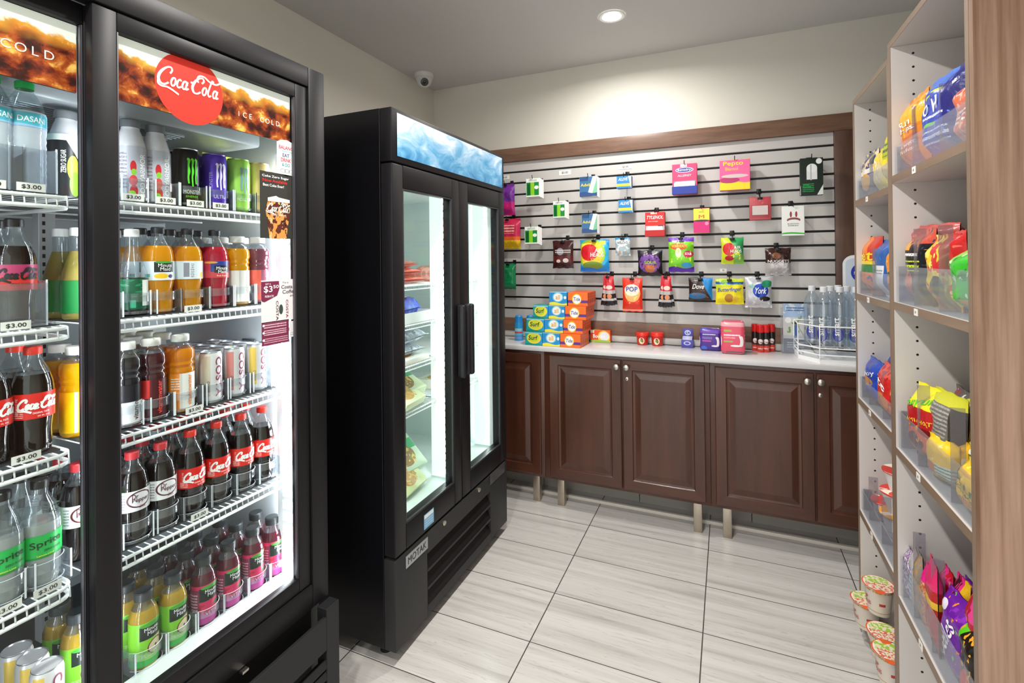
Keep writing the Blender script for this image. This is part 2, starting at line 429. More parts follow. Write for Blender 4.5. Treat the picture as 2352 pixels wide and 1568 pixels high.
# ------------------------------------------------------------------ slatwall and its wooden frame
SY = 3.085
GZ = [2.031, 1.957, 1.880, 1.804, 1.729, 1.654, 1.578, 1.504, 1.424, 1.347, 1.272, 1.194, 1.119]
SLX0, SLX1 = -1.94, .52
slat = pb('light_grey_laminate', '#c2c0bd', .4)
t = thing('slatwall_display', 'grey slatwall with black horizontal grooves in a walnut frame on the back wall', 'display wall', (0, SY, 0))
b = MB(); zs = [1.055]+sorted(GZ)+[2.10]
for i in range(len(zs)-1):
    b.box(SLX0, SLX1, 0, .015, zs[i]+(.006 if i else 0), zs[i+1]-(.006 if i < len(zs)-2 else 0), slat, .0012, seg=1)
b.build('grooved_panel', t)
b = MB(); b.box(SLX0, SLX1, .0155, .022, 1.056, 2.10, pb('black_groove', '#121214', .5)); b.build('groove_backing', t)
walnut = wood('walnut_laminate_h', '#64483a', '#866753', (1.2, 8, 9), .4, fine=9)
walnutv = wood('walnut_laminate_v', '#4b3328', '#654a3c', (9, 8, .9), .4, fine=9)
b = MB(); b.box(SLX0, .61, -.02, .022, 2.1005, 2.19, walnut, .0015); b.build('top_rail', t)
b = MB(); b.box(.5205, .61, -.019, .022, .935, 2.1, walnutv, .0015); b.build('right_stile', t)
b = MB(); b.box(SLX0, .52, -.02, .022, .972, 1.0545, walnut, .0015); b.build('bottom_rail', t)
b = MB(); b.box(SLX0, .52, -.016, .022, .9335, .9715, pb('backsplash_strip', '#c9c6c1', .35), .001); b.build('backsplash', t)

# ------------------------------------------------------------------ cabinets and counter
cabM = wood('cherry_stain_v', '#3c2015', '#573122', (7, 7, .8), .33, .25, fine=7, contrast=.35)
cabH = wood('cherry_stain_h', '#3c2015', '#573122', (.8, 7, 7), .33, .25, fine=7, contrast=.35)
CFY = 2.78
t = tag((lambda b: (b.box(-1.94, 1.0, 2.755, 3.06, .905, .932, pb('white_quartz', '#d6d5d6', .22, noise_amt=.03, nscale=90), .003), b.build('worktop'))[1])(MB()),
        'white quartz counter running over the brown cabinets', 'counter')
def knob(parent, x, z, y):
    b = MB(); b.lathe([(.006, 0), (.005, .012), (.013, .018), (.0165, .024), (.015, .030), (.009, .033), (.0001, .034)], CHR, 20, (x, y, z), axis='y'); return b.build('knob', parent)
def lock(parent, x, z, y):
    b = MB(); b.lathe([(.010, 0), (.010, .004), (.007, .006), (.0001, .006)], CHR, 18, (x, y, z), axis='y'); b.box(x-.001, x+.001, y-.007, y-.0062, z-.004, z+.004, DARK); return b.build('lock', parent)
def raised_door(parent, x0, x1, z0, z1, y=0.0, th=.019):
    b = MB(); y0 = y-th
    loops = [(0, .004), (.004, 0), (.052, 0), (.056, .006), (.064, .0075), (.068, .0075), (.094, .0008), (.098, 0)]
    prev = None
    for i, (ins, dp) in enumerate(loops):
        P = [(x0+ins, y0+dp, z0+ins), (x1-ins, y0+dp, z0+ins), (x1-ins, y0+dp, z1-ins), (x0+ins, y0+dp, z1-ins)]
        if prev:
            for k in range(4): b.face([prev[k], prev[(k+1) % 4], P[(k+1) % 4], P[k]], cabH if k in (0, 2) and i < 3 else cabM)
        prev = P
    b.face(prev, cabM)
    P = [(x0, y0+.004, z0), (x1, y0+.004, z0), (x1, y0+.004, z1), (x0, y0+.004, z1)]; Q = [(a, y, c) for a, _, c in P]
    for k in range(4): b.face([P[(k+1) % 4], P[k], Q[k], Q[(k+1) % 4]], cabM)
    b.face(Q[::-1], cabM)
    return b.build('door', parent, smooth=False)
def cabinet(x0, x1, doors, label, legs):
    t = thing('base_cabinet', label, 'cabinet', ((x0+x1)/2, CFY, 0)); ox = (x0+x1)/2
    b = MB()
    b.box(x0-ox, x1-ox, 0, .235, .158, .9045, cabM, .001); b.build('carcass', t)
    for (a, c, kx, lk) in doors:
        d_ = raised_door(t, a-ox, c-ox, .178, .885)
        if kx is not None: knob(d_, kx-ox, .851, -.019)
        if lk: lock(d_, kx-ox, .785, -.019)
    for lx in legs:
        b = MB(); b.box(lx-ox-.021, lx-ox+.021, .018, .058, .0, .1578, STEEL, .002); b.build('leg', t)
    return t
kA = at(1415, 845, y=2.74).x; kB = at(1438, 847, y=2.74).x; kC = at(1855, 880, y=2.74).x; kD = at(1886, 883, y=2.74).x
cabinet(-1.93, -1.001, [(-1.90, -1.47, None, False), (-1.455, -1.022, None, False)], 'dark brown base cabinet half hidden behind the glass door freezer', [-1.88, -1.066])
cabinet(-.9995, -.093, [(-.965, -.5465, kA, False), (-.5395, -.116, kB, True)], 'dark brown two door base cabinet in the middle under the counter', [-.913, -.16])
cabinet(-.0915, .82, [(-.068, .3725, kC, False), (.3805, .80, kD, True)], 'dark brown base cabinet cut off by the white shelving on the right', [-.017, .76])

# ------------------------------------------------------------------ packaging helpers
def fold(c): return c
def bagfn(w, h, d, seed, crimp=.07, wr=1.0, taper=0.0):
    def g(u, v):          # u -1..1, v 0..1 -> half thickness
        e = max(0.0, 1-abs(u)**3.2)**.5
        cv = min(v/crimp-.6, (1-v)/crimp-.6, 4)/3.4 if crimp else 1
        cv = max(0.0, min(1.0, cv)); cv = math.sin(cv*PI/2)
        tk = d/2*e*cv
        n_ = noise.noise(Vector((u*2.2+seed*3.1, v*3.0*h/max(w, .01), seed)))*.24+noise.noise(Vector((u*7+seed, v*6, seed*2)))*.10
        return max(.0007, tk*(1+n_*wr)+.0012)
    def width(v): return w/2*(1-.05*math.sin(v*PI)+.006*math.sin(v*31+seed)-taper*v)
    def side(u, v, sg, l=0):
        z = v*h+(.0015*math.sin(u*9+seed) if v > .97 or v < .03 else 0)
        bend = .012*math.sin(v*2.2+seed*1.3)*wr
        return (u*width(v), sg*(g(u, v)+l)+bend*d*4, z)
    return side
def bag_mesh(b, w, h, d, mat, seed, back=None, crimp=.07, wr=1.0, nx=14, nz=20, taper=0.0, zig=True):
    side = bagfn(w, h, d, seed, crimp, wr, taper)
    for sg in (-1, 1):
        G = [[b.v(side(-1+2*i/nx, j/nz, sg)) for i in range(nx+1)] for j in range(nz+1)]
        mm = b.mi(mat if sg < 0 or not back else back)
        for j in range(nz):
            for i in range(nx):
                q = (G[j][i], G[j][i+1], G[j+1][i+1], G[j+1][i]); uv = ((i/nx, j/nz), ((i+1)/nx, j/nz), ((i+1)/nx, (j+1)/nz), (i/nx, (j+1)/nz))
                if sg > 0: q = q[::-1]; uv = uv[::-1]
                f = b.bm.faces.new(q); f.material_index = mm; f.smooth = True
                for l, p in zip(f.loops, uv): l[b.uv].uv = p
    return lambda u, v, l=0: side(max(-1, min(1, u/(w/2))), max(0, min(1, v/h)), -1, l)
def put_texts(b, texts, mapf, w, h, lift=.0012):
    """(string,u,v,h,colour[,dict])"""
    for T in texts:
        s_, u, v, th, c = T[:5]; k = dict(T[5]) if len(T) > 5 else {}
        if 'w' in k: k['w'] = k['w']*w
        k.setdefault('bold', .025); k.setdefault('lift', lift)
        if k.pop('script', False): b.script(mapf, (u-.5)*w, v*h, k['w'], flat(c), lift=k['lift']); continue
        b.text(s_, mapf, (u-.5)*w, v*h, th*h, flat(c), **k)
SEED = [1]
def product(name, cat, label, w, h, d, kind, mat, texts, loc, rz=0.0, rx=0.0, ry=0.0, group=None, side=None, back=None, parts=None, wr=1.0, crimp=.07):
    SEED[0] += 1; sd = SEED[0]*.73
    root = thing(name, label, cat, loc, rz, rx, ry, group)
    b = MB()
    if kind == 'bag':
        mf = bag_mesh(b, w, h, d, mat, sd, back, crimp, wr)
        put_texts(b, texts, mf, w, h, .0016); b.build('wrapper', root, ang=60)
    elif kind == 'box':
        b.box(-w/2, w/2, -d/2, d/2, 0, h, side or mat, .0015, mats={'f': mat}, seg=1)
        put_texts(b, texts, FLAT(-d/2), w, h, .0005); b.build('carton', root, ang=25)
    elif kind == 'soft':    # plump wrapped pack with rounded edges
        b.box(-w/2, w/2, -d/2, d/2, 0, h, side or mat, min(w, d, h)*.22, mats={'f': mat}, seg=4)
        put_texts(b, texts, FLAT(-d/2), w, h, .0008); b.build('pack', root, smooth='all', ang=50)
    if parts: parts(root, w, h, d)
    return root
def wallbox(y, x0, y0, x1, y1):
    ym = (y0+y1)/2; xm = (x0+x1)/2
    a = at(x0, ym, y=y); c = at(x1, ym, y=y); tp = at(xm, y0, y=y).z; bt = at(xm, y1, y=y).z
    return (a.x+c.x)/2, c.x-a.x, bt, tp-bt
HK = pb('black_hook_wire', '#1a1a1c', .35, .4)
def hook(x, z, y_end, label, clip=False, cw=.03):
    """peg hook from the slatwall at height z reaching out to y_end"""
    zg = min(GZ, key=lambda g: abs(g-(z+.012)))
    t = thing('peg_hook', label, 'hook', (x, SY, zg))
    dz = z-zg; L = SY-y_end
    b = MB(); b.box(-.012, .012, -.004, .008, -.011, .018, HK, .002)
    b.build('bracket', t)
    b = MB(); b.tube([(0, -.003, 0), (0, -L*.3, dz*.5), (0, -L+.012, dz), (0, -L, dz+.004), (0, -L-.006, dz+.022)], .0022, HK); b.build('peg', t)
    if clip:
        b = MB(); b.box(-cw*.36, cw*.36, -L+.004, -L+.014, dz-.010, dz+.002, HK, .002); b.build('clip', t)
    return t
# ------------------------------------------------------------------ things hanging on the slatwall
def hang(name, cat, label, px, kind, base, layers=(), texts=(), d=.03, off=.10, clip=False, hk=True, ry=0.0, metal=0.0, rough=.3, side=None, back=None, parts=None, group=None, wr=1.0, hdx=0.0, rep=1, pitch=.012):
    yf = SY-off
    x, w, z, h = wallbox(yf, *px)
    m = design(base, layers, rough, metal, crinkle=.35 if kind == 'bag' else 0)
    r = product(name, cat, label, w, h, d, kind, m, texts, (x, yf+d/2, z), 0, 0, ry, group, side=side, back=back, parts=parts, wr=wr)
    if hk: hook(x+hdx, z+h-.004, yf-.006, 'black peg hook holding the '+' '.join(label.replace(',', '').split()[:11]), clip, min(.035, w*.4))
    return r
WC = flat('#f2f2f0')
def blisterpack(n_extra, colr='#eeeeec'):
    def f(root, w, h, d):
        b = MB()
        for i in range(n_extra):
            y0 = d/2+.002+i*.007
            b.box(-w/2+.001*i, w/2+.001*i, y0, y0+.0045, -.001*i, h-.001*i, pb('card_edge', colr, .6), .0005, seg=1)
        b.build('cards_behind', root)
    return f
T = hang
T('candy_bag', 'candy', 'purple and pink candy bag half hidden behind the freezer', (1140, 422, 1180, 494), 'bag', '#6b2a8c', [('r', 0, 0, 1, .42, '#c0206e'), ('n', 9, .6, '#8a3fa8')], [], off=.12, d=.04, clip=True)
T('snack_pouch', 'snack', 'magenta pouch with yellow base beside the freezer', (1136, 502, 1193, 571), 'bag', '#e8b81e', [('r', 0, .32, 1, 1, '#c2274f'), ('r', 0, .28, 1, .40, '#e0672e'), ('l', .15, .5, .8, .78, 3, '#f5c9b0'), ('n', 6, .6, '#f6dc2a', 0, 0, 1, .28)], [], off=.12, d=.05, clip=True)
T('rain_poncho', 'poncho', 'folded green poncho pouch hanging low beside the freezer', (1150, 605, 1182, 664), 'bag', '#0f7a48', [('r', .1, .1, .9, .3, '#14905a')], [], off=.12, d=.05, clip=True)
for i, (px, lb) in enumerate((((1208, 409, 1239, 452), 'topmost one'), ((1270, 461, 1298, 500), 'the middle one, farther right'), ((1205, 520, 1235, 560), 'lowest one'))):
    T('gum_pack', 'gum', 'green and white medicine card stack, '+lb, px, 'box', '#f4f6f2', [('r', .04, .08, .96, .78, '#1f8a3c'), ('r', .35, .08, .62, .78, '#8fd02c'), ('e', .78, .5, .16, .1, '#f0f4ee'), ('r', .1, .1, .3, .7, '#0b5a2a'), ('l', .2, .82, .8, .92, 2, '#1c6a34')], [], d=.004, off=.16, parts=blisterpack(8), group='green and white cards on the slatwall')
for px, lb in (((1331, 405, 1371, 451), 'blue and green tablet pack on the slatwall below the left price tag'), ((1336, 491, 1371, 535), 'blue and green tablet pack lower down above the rainbow candy bag')):
    T('pill_pack', 'medicine', lb, px, 'box', '#3c6e9e', [('d', 1, -.35, .42, '#e8f0ee'), ('d', 1, -.35, .68, '#7cc49a'), ('r', 0, .78, .5, 1, '#2a4f7c'), ('w', .2, .04, '#2f4f86')], [('Advil', .33, .58, .15, '#f3df3c', {'w': .52})], d=.004, off=.13, parts=blisterpack(6))
for px, lb in (((1416, 404, 1450, 432), 'upper small blue carton with yellow band under the right price tag'), ((1420, 459, 1453, 488), 'lower small blue carton with yellow band of the pair')):
    T('pill_box', 'medicine', lb, px, 'box', '#2f86cc', [('r', 0, .16, .95, .38, '#f2d63a'), ('d', 1, .2, .98, '#cfe4f4')], [('ALEVE', .45, .74, .25, '#ffffff', {'w': .62, 'shear': .2})], d=.045, off=.12, side=pb('blue_card', '#2f62a8', .5))
def tray(col, win='#c9ccd2', flap=True):
    def f(root, w, h, d):
        b = MB(); b.box(-w/2-.001, w/2+.001, -d/2-.014, -d/2-.0005, .0, h*.26, flat(col), .0015, seg=1); b.build('dispenser_lip', root)
        b = MB()
        for i in range(4): b.box(-w*.42+i*w*.02, w*.42-i*w*.01, -d/2-.012+i*.0028, -d/2-.0108+i*.0028, h*.12, h*(.36+.02*i), pb('foil_sachet', '#c8ccd4', .25, .7), .0)
        b.build('sachets', root)
    return f
T('medicine_dispenser', 'medicine', 'tall pink and blue allergy tablet dispenser box', (1544, 376, 1601, 446), 'box', '#e83a70', [('r', .06, .26, .94, .44, '#8f98a6'), ('e', .5, .80, .36, .085, '#ffffff'), ('e', .5, .80, .33, .07, '#2a3fa0'), ('r', .33, .9, .6, .99, '#f4d5dc')], [('Benadryl', .5, .80, .085, '#ffffff', {'w': .56}), ('ALLERGY', .5, .62, .07, '#ffe4ec', {'w': .55, 'shear': .2})], d=.05, off=.09, side=flat('#c22a60'), parts=tray('#243a9e'))
T('medicine_dispenser', 'medicine', 'wide pink and yellow stomach tablet dispenser box', (1653, 366, 1723, 436), 'box', '#f0639c', [('w', .28, .05, '#f4da18', 5.5), ('e', .32, .33, .34, .1, '#b8306a'), ('e', .5, .46, .44, .06, '#d9c6c4'), ('r', 0, 0, 1, .12, '#f4da18')], [('Pepto', .45, .86, .18, '#f6e33a', {'w': .66}), ('Bismol', .4, .70, .11, '#f6c93a', {'w': .42})], d=.05, off=.09, side=flat('#e07aa6'))
T('charger_box', 'charger', 'black boxed dual port car charger at the top right of the slatwall', (1838, 362, 1891, 448), 'box', '#10221a', [('e', .82, .9, .13, .075, '#f0f2f0'), ('r', .28, .42, .74, .72, '#e4e8e8'), ('e', .51, .72, .23, .12, '#eef2f2'), ('r', .44, .4, .5, .82, '#b4bab8'), ('l', .1, .08, .6, .32, 5, '#1fa050'), ('d', 1, -1, .72, '#dfe6e0')], [('2.4 Amp', .25, .28, .035, '#25c060'), ('Dual USB', .28, .22, .035, '#25c060')], d=.03, off=.10, side=flat('#0c1812'))
T('medicine_dispenser', 'medicine', 'red pain tablet dispenser box beside the yellow and pink box', (1482, 487, 1527, 543), 'box', '#d8241f', [('r', .03, .24, .97, .44, '#cfd2d0'), ('r', .65, .26, .92, .46, '#3a3a38'), ('r', .28, .92, .6, 1, '#f0d0cc')], [('TYLENOL', .5, .79, .14, '#ffffff', {'w': .86, 'shear': .25}), ('extra strength', .4, .62, .05, '#ffe0dc', {'w': .5})], d=.05, off=.09, side=flat('#b01a18'), parts=tray('#c01a1a'))
T('medicine_dispenser', 'medicine', 'narrow yellow over pink tablet box with a letter M', (1593, 478, 1630, 535), 'box', '#d81b78', [('r', 0, .50, 1, 1, '#f2e24a'), ('e', .5, .5, .5, .04, '#3a2a30'), ('e', .82, .38, .12, .07, '#f08ab8')], [('M', .5, .66, .14, '#d02a50', {'w': .34, 'bold': .06}), ('MIDOL', .5, .85, .045, '#8a7a20')], d=.04, off=.09, side=flat('#b81565'))
def tagwin(root, w, h, d):
    b = MB(); b.box(-w*.36, w*.36, -d/2-.002, -d/2-.0006, h*.22, h*.62, pb('insert_card', '#cfc4bf', .5), .0005, seg=1)
    b.build('name_card', root)
T('luggage_tag', 'tag', 'red plastic pouch with a pale card window', (1721, 452, 1771, 505), 'soft', '#b8444c', [('r', .06, .10, .94, .66, '#a63a42'), ('n', 8, .66, '#c9767a', 0, .7, 1, 1)], [], d=.012, off=.10, clip=True, parts=tagwin)
T('earphone_pack', 'earphones', 'white and green pack with two red earbuds printed on it', (1796, 473, 1848, 541), 'box', '#eff0ee', [('w', .1, .02, '#35b43c', 4), ('w', .05, .012, '#f0f2ee', 4), ('e', .4, .72, .05, .10, '#9a3038'), ('e', .64, .72, .05, .10, '#9a3038'), ('e', .52, .53, .30, .085, '#8a4448'), ('e', .52, .485, .26, .06, '#eff0ee')], [('BLUETOOTH', .5, .40, .035, '#3a3a3a', {'w': .5}), ('EARBUDS', .5, .34, .035, '#3a3a3a', {'w': .45})], d=.02, off=.11, side=flat('#dfe2de'))
T('candy_bag', 'candy', 'dark maroon mint bag, leftmost of the candy bags', (1268, 552, 1316, 616), 'bag', '#3a1414', [('r', 0, .2, 1, .45, '#5a1c1e'), ('e', .38, .6, .17, .13, '#8c8c96'), ('e', .66, .28, .14, .08, '#e0d4d0'), ('e', .3, .26, .1, .06, '#d8c4be'), ('l', .12, .52, .9, .66, 2, '#eae0da')], [], off=.12, d=.03, clip=True)
T('candy_bag', 'candy', 'large rainbow and blue candy bag with a red circle', (1330, 550, 1398, 624), 'bag', '#1f8fd8', [('e', .42, .58, .62, .5, '#39b6e6'), ('e', .4, .56, .5, .45, '#a9d83c'), ('e', .4, .56, .42, .40, '#f2d53a'), ('e', .33, .60, .31, .26, '#d8202c'), ('e', .45, .2, .35, .12, '#7c9a3c'), ('r', .68, .84, .88, .96, '#e8e040'), ('w', .1, .04, '#2478d0')], [('AIR', .68, .66, .13, '#ffffff', {'w': .3, 'bold': .06}), ('HEADS', .62, .53, .13, '#ffffff', {'w': .46, 'bold': .06}), ('XTREMES', .62, .38, .08, '#f0d030', {'w': .46, 'bold': .05})], off=.12, d=.05, clip=True)
T('candy_bag', 'candy', 'small pale blue and white gummy bag', (1412, 545, 1447, 587), 'bag', '#a9c4cf', [('n', 5, .55, '#f1ece6'), ('e', .5, .72, .42, .18, '#e9eef0'), ('n', 7, .6, '#d8a890', 0, 0, 1, .45), ('r', 0, .88, 1, 1, '#3d86b8')], [("WELCH'S", .5, .72, .15, '#2c3550', {'w': .7})], off=.12, d=.03, clip=True)
T('candy_bag', 'candy', 'black and purple sour candy bag', (1463, 574, 1521, 634), 'bag', '#17121c', [('e', .5, .5, .44, .38, '#7a4a9e'), ('n', 8, .57, '#2a1a38', .06, .1, .94, .9), ('e', .52, .28, .2, .14, '#c0703a')], [('SOUR', .54, .52, .12, '#b8d82a', {'w': .5, 'bold': .05}), ('PATCH', .52, .38, .11, '#d8542e', {'w': .5, 'bold': .05})], off=.12, d=.05, clip=True)
T('candy_bag', 'candy', 'tall green and purple sour candy bag', (1534, 545, 1594, 625), 'bag', '#7bd02c', [('r', 0, .88, 1, 1, '#6a2fb4'), ('w', .14, .03, '#5a26a8', 7), ('e', .42, .74, .34, .1, '#d85a28'), ('e', .4, .56, .12, .14, '#e8e8c4'), ('e', .8, .52, .2, .1, '#c8305c'), ('n', 7, .63, '#d8ec5a', 0, .15, 1, .85), ('e', .72, .2, .2, .08, '#3fa0d8')], [('WARHEADS', .44, .75, .08, '#f6e03a', {'w': .62, 'bold': .05}), ('SOUR', .8, .53, .07, '#ffffff', {'w': .26, 'bold': .05})], off=.12, d=.05, clip=True)
T('candy_bag', 'candy', 'yellow and green candy bag with a red circle', (1656, 545, 1709, 606), 'bag', '#c9d81e', [('d', 1, .9, 1.2, '#2f9a58'), ('r', .55, 0, 1, .35, '#7cb84a'), ('e', .34, .56, .28, .24, '#d42a30'), ('e', .36, .22, .2, .1, '#b81a20'), ('n', 8, .62, '#e8ee9a', .5, .05, 1, .4)], [('AIR', .72, .62, .11, '#ffffff', {'w': .32, 'bold': .06}), ('HEADS', .66, .48, .12, '#ffffff', {'w': .5, 'bold': .06})], off=.12, d=.04, clip=True)
T('candy_bag', 'candy', 'brown and silver chocolate nugget bag', (1758, 569, 1819, 633), 'bag', '#b9b6b6', [('r', 0, .46, 1, 1, '#38201e'), ('n', 5, .58, '#e0dede', 0, 0, 1, .46), ('e', .42, .72, .16, .12, '#8a5a3c'), ('n', 9, .62, '#6a4a46', 0, .5, 1, 1)], [('NUGGETS', .5, .52, .1, '#f0ece8', {'w': .85, 'bold': .04})], off=.13, d=.06, clip=True, metal=.25)
for (px, lb) in (((1376, 633, 1417, 702), 'red and black meat sticks left of the orange pop bag'), ((1508, 633, 1550, 706), 'red and black meat sticks right of the orange pop bag')):
    x0, y0, x1, y1 = px; wv = (x1-x0)/2.1
    yf = SY-.12
    x, w_, z, h_ = wallbox(yf, *px)
    mt_ = design('#1c1a1e', [('r', 0, .5, 1, 1, '#d8303c'), ('e', .5, .62, .4, .07, '#f0d8cc'), ('r', 0, .40, 1, .52, '#b8b4b4'), ('e', .5, .32, .3, .08, '#d88a5c'), ('r', 0, .16, 1, .24, '#c8c4c4')], .3, crinkle=.3)
    for k, (dx, rr) in enumerate(((-.25, .10), (.12, -.02), (.3, -.12))):
        product('meat_stick_bag', 'snack', lb+', '+('left one', 'middle one', 'right one')[k], w_*.48, h_*(1-.03*k), .025, 'bag', mt_, [], (x+dx*w_*.85, yf+.016-.013*(k % 2), z+.002*k), 0, 0, rr*1.2, group=None)
    hook(x, z+h_-.004, yf-.02, 'black peg hook holding the '+lb, True, .03)
T('candy_bag', 'candy', 'tall orange red popping candy bag with blue letters', (1428, 638, 1475, 716), 'bag', '#e2341f', [('e', .52, .55, .4, .26, '#f4b26a'), ('e', .5, .64, .38, .17, '#f8ead8'), ('n', 8, .6, '#f2e06a', .2, .25, .85, .55), ('r', 0, .02, 1, .07, '#f29a80')], [('POP', .5, .67, .14, '#2a3fae', {'w': .58, 'bold': .04})], off=.12, d=.04, clip=True)
T('candy_bag', 'candy', 'dark brown and blue chocolate bag', (1581, 638, 1637, 690), 'bag', '#2c1a18', [('d', 1, .5, .98, '#1f86cc'), ('e', .35, .2, .4, .14, '#2a6a9c'), ('n', 8, .6, '#8a4a28', .2, .1, .85, .45)], [('Dove', .42, .62, .22, '#f2ece4', {'w': .5, 'shear': .3})], off=.12, d=.03, clip=True)
T('candy_bag', 'candy', 'bright yellow candy bag with blue italic letters', (1643, 640, 1709, 699), 'bag', '#f2e21c', [('d', -.25, 1, .58, '#c8d82a'), ('r', 0, .78, 1, .88, '#2a5a9c'), ('n', 5, .55, '#7ab83a', .1, .76, .9, .95), ('e', .48, .24, .16, .17, '#b8822a'), ('e', .72, .22, .12, .1, '#e8c43c')], [('Butterfinger', .5, .56, .2, '#1f4fa8', {'w': .86, 'shear': .2, 'rot': .06, 'bold': .05})], off=.12, d=.04, clip=True)
T('candy_bag', 'candy', 'silver mint bag with a round blue seal', (1711, 636, 1774, 707), 'bag', '#c9ccd2', [('e', .58, .56, .3, .23, '#2347b0'), ('e', .82, .78, .2, .12, '#2f9a6c'), ('e', .25, .7, .1, .08, '#9cc8b8'), ('e', .74, .3, .2, .08, '#241c22'), ('n', 6, .6, '#f2f4f6', 0, 0, 1, .3)], [('York', .58, .56, .2, '#ffffff', {'w': .46, 'shear': .25})], off=.12, d=.05, clip=True, metal=.3)
# paper price tags stuck on the slatwall
for px, s_, lb in (((1284, 391, 1311, 402), '$3.00', 'white price tag stuck above the left tablet packs'), ((1421, 378, 1452, 388), '$3.00', 'white price tag stuck above the small blue cartons'), ((1148, 403, 1170, 412), '$3.00', 'white price tag beside the freezer top corner'), ((1654, 617, 1669, 624), '$3', 'tiny white price tag under the yellow and green candy bag')):
    x, w_, z, h_ = wallbox(SY-.002, *px)
    b = MB(); b.box(-w_/2, w_/2, -.0015, -.0002, 0, h_, PRICE); b.text(s_, FLAT(-.0015), 0, h_/2, h_*.5, INK); o = b.build('price_tag'); o.location = (x, SY, z)
    tag(o, lb, 'price tag')

# ------------------------------------------------------------------ counter goods
CT = .932
def cplace(px, base_py, depth):
    """front bottom edge stands where the photo shows it on the counter"""
    p = at((px[0]+px[2])/2, base_py, z=CT)
    a = at(px[0], base_py, y=p.y); c = at(px[2], base_py, y=p.y)
    return (a.x+c.x)/2, p.y, c.x-a.x, at((px[0]+px[2])/2, px[1], y=p.y).z-CT
# spray cans
canm = design('#2f9fdc', [('r', 0, .3, 1, .7, '#5ec2ea'), ('r', .3, .42, .72, .52, '#e84a48'), ('r', .3, .1, .7, .24, '#7a9ee8'), ('l', .3, .55, .7, .7, 3, '#f2f4e8')], .3)
for k, (cx, cy, lb) in enumerate(((1192, 773, 'blue aerosol spray can with a red band standing alone beside the freezer'), (1218, 762, 'blue aerosol spray can mostly hidden behind the blue and yellow detergent boxes'))):
    p = at(cx, cy, y=2.93+.03*k); t = thing('spray_can', lb, 'spray can', (p.x, p.y, CT))
    r = .0265
    b = MB(); b.lathe([(r-.001, 0), (r, .002), (r, .112)], canm, 24); b.build('can_body', t)
    b = MB(); b.lathe([(r, .1125), (r-.002, .118), (r-.004, .152), (r-.009, .158), (.0001, .159)], pb('can_cap', '#1f86d0', .35), 24, cap=False); b.build('cap', t)
# vending detergent boxes, stacked
surfm = design('#1aa89a', [('d', 1, .6, .95, '#2a9ad8'), ('e', .52, .56, .42, .42, '#f2e04a'), ('e', .5, .56, .3, .3, '#d2e23a'), ('r', 0, .9, 1, 1, '#8fd4e8'), ('w', .12, .04, '#108a86')], .4)
allm = design('#1f8fd2', [('w', .2, .06, '#f2e040', 6.2), ('e', .5, .62, .3, .36, '#7cc8ea'), ('e', .5, .62, .24, .30, '#f4f6f0'), ('e', .9, .6, .07, .12, '#e8f2f8')], .4)
tidem = design('#f2701c', [('r', 0, .22, 1, .42, '#5a2f8c'), ('r', .0, .42, .01, 1, '#d85a14'), ('e', .45, .5, .235, .40, '#f2c41c'), ('e', .45, .5, .195, .335, '#ffffff')], .4)
sidec = {'surf': flat('#14988c'), 'all': flat('#2c9ad6'), 'tide': design('#ea5a18', [('l', .1, .1, .9, .9, 4, '#c8401a'), ('e', .5, .3, .18, .12, '#a82a14')], .4)}
DD = .048
def detbox(kind, px, zb, base_y, row, ndeep):
    x0, y0, x1, y1 = px
    a = at(x0, (y0+y1)/2, y=base_y); c = at(x1, (y0+y1)/2, y=base_y); h = .0795
    m, tx, nm, lb = {'surf': (surfm, [('Surf', .47, .58, .34, '#182038', {'w': .52, 'shear': .15, 'bold': .05})], 'detergent_box', 'teal and yellow'),
              'all': (allm, [('all', .5, .62, .34, '#e8a61c', {'w': .26, 'bold': .08})], 'detergent_box', 'blue and white'),
              'tide': (tidem, [('Tide', .45, .51, .27, '#2a2a7c', {'w': .34, 'shear': .1, 'bold': .06})], 'detergent_box', 'orange')}[kind]
    for k in range(ndeep):
        product(nm, 'detergent box', f'{lb} detergent box, {("bottom", "second", "third", "top")[row]} row of the stack, {("front", "second back", "third back", "rearmost")[k]}', (c.x-a.x)-.001, h-.0006, DD-.001, 'box', m, tx, ((a.x+c.x)/2, base_y+DD/2+k*DD, zb), side=sidec[kind])
for row, (bx) in enumerate((
    (('surf', (1206, 762, 1245, 789)), ('all', (1245.4, 762, 1286, 793)), ('tide', (1286.4, 762, 1333, 795))),
    (('surf', (1209, 733, 1250, 760)), ('all', (1250.4, 733, 1293, 762)), ('tide', (1293.4, 732, 1338, 760))),
    (('surf', (1224, 703, 1259, 730)), ('all', (1259.4, 705, 1297, 733)), ('tide', (1297.4, 702, 1346, 731))),
    (('all', (1261, 678, 1302, 706)), ('tide', (1304, 678, 1350, 703))))):
    for kind, px in bx:
        detbox(kind, px, CT+.0005+row*.0795, 2.78+.012*row, row, 4 if kind == 'tide' else 2)
# dryer sheet box
x, y, w_, h_ = cplace((1356, 758, 1402, 786), 786, .05)
product('dryer_sheet_box', 'box', 'orange and white dryer sheet box lying beside the detergent stack', w_, h_, .05, 'box', design('#ee5a26', [('e', .68, .45, .3, .5, '#f2d23a'), ('e', .7, .5, .24, .36, '#e8ecf2'), ('w', .15, .05, '#9cc84a', 3), ('r', 0, .75, .2, 1, '#f6e6e0')], .4), [('Bounce', .45, .5, .3, '#ffffff', {'w': .62, 'bold': .05})], (x, y+.025, CT+.0005), side=flat('#c8441c'))
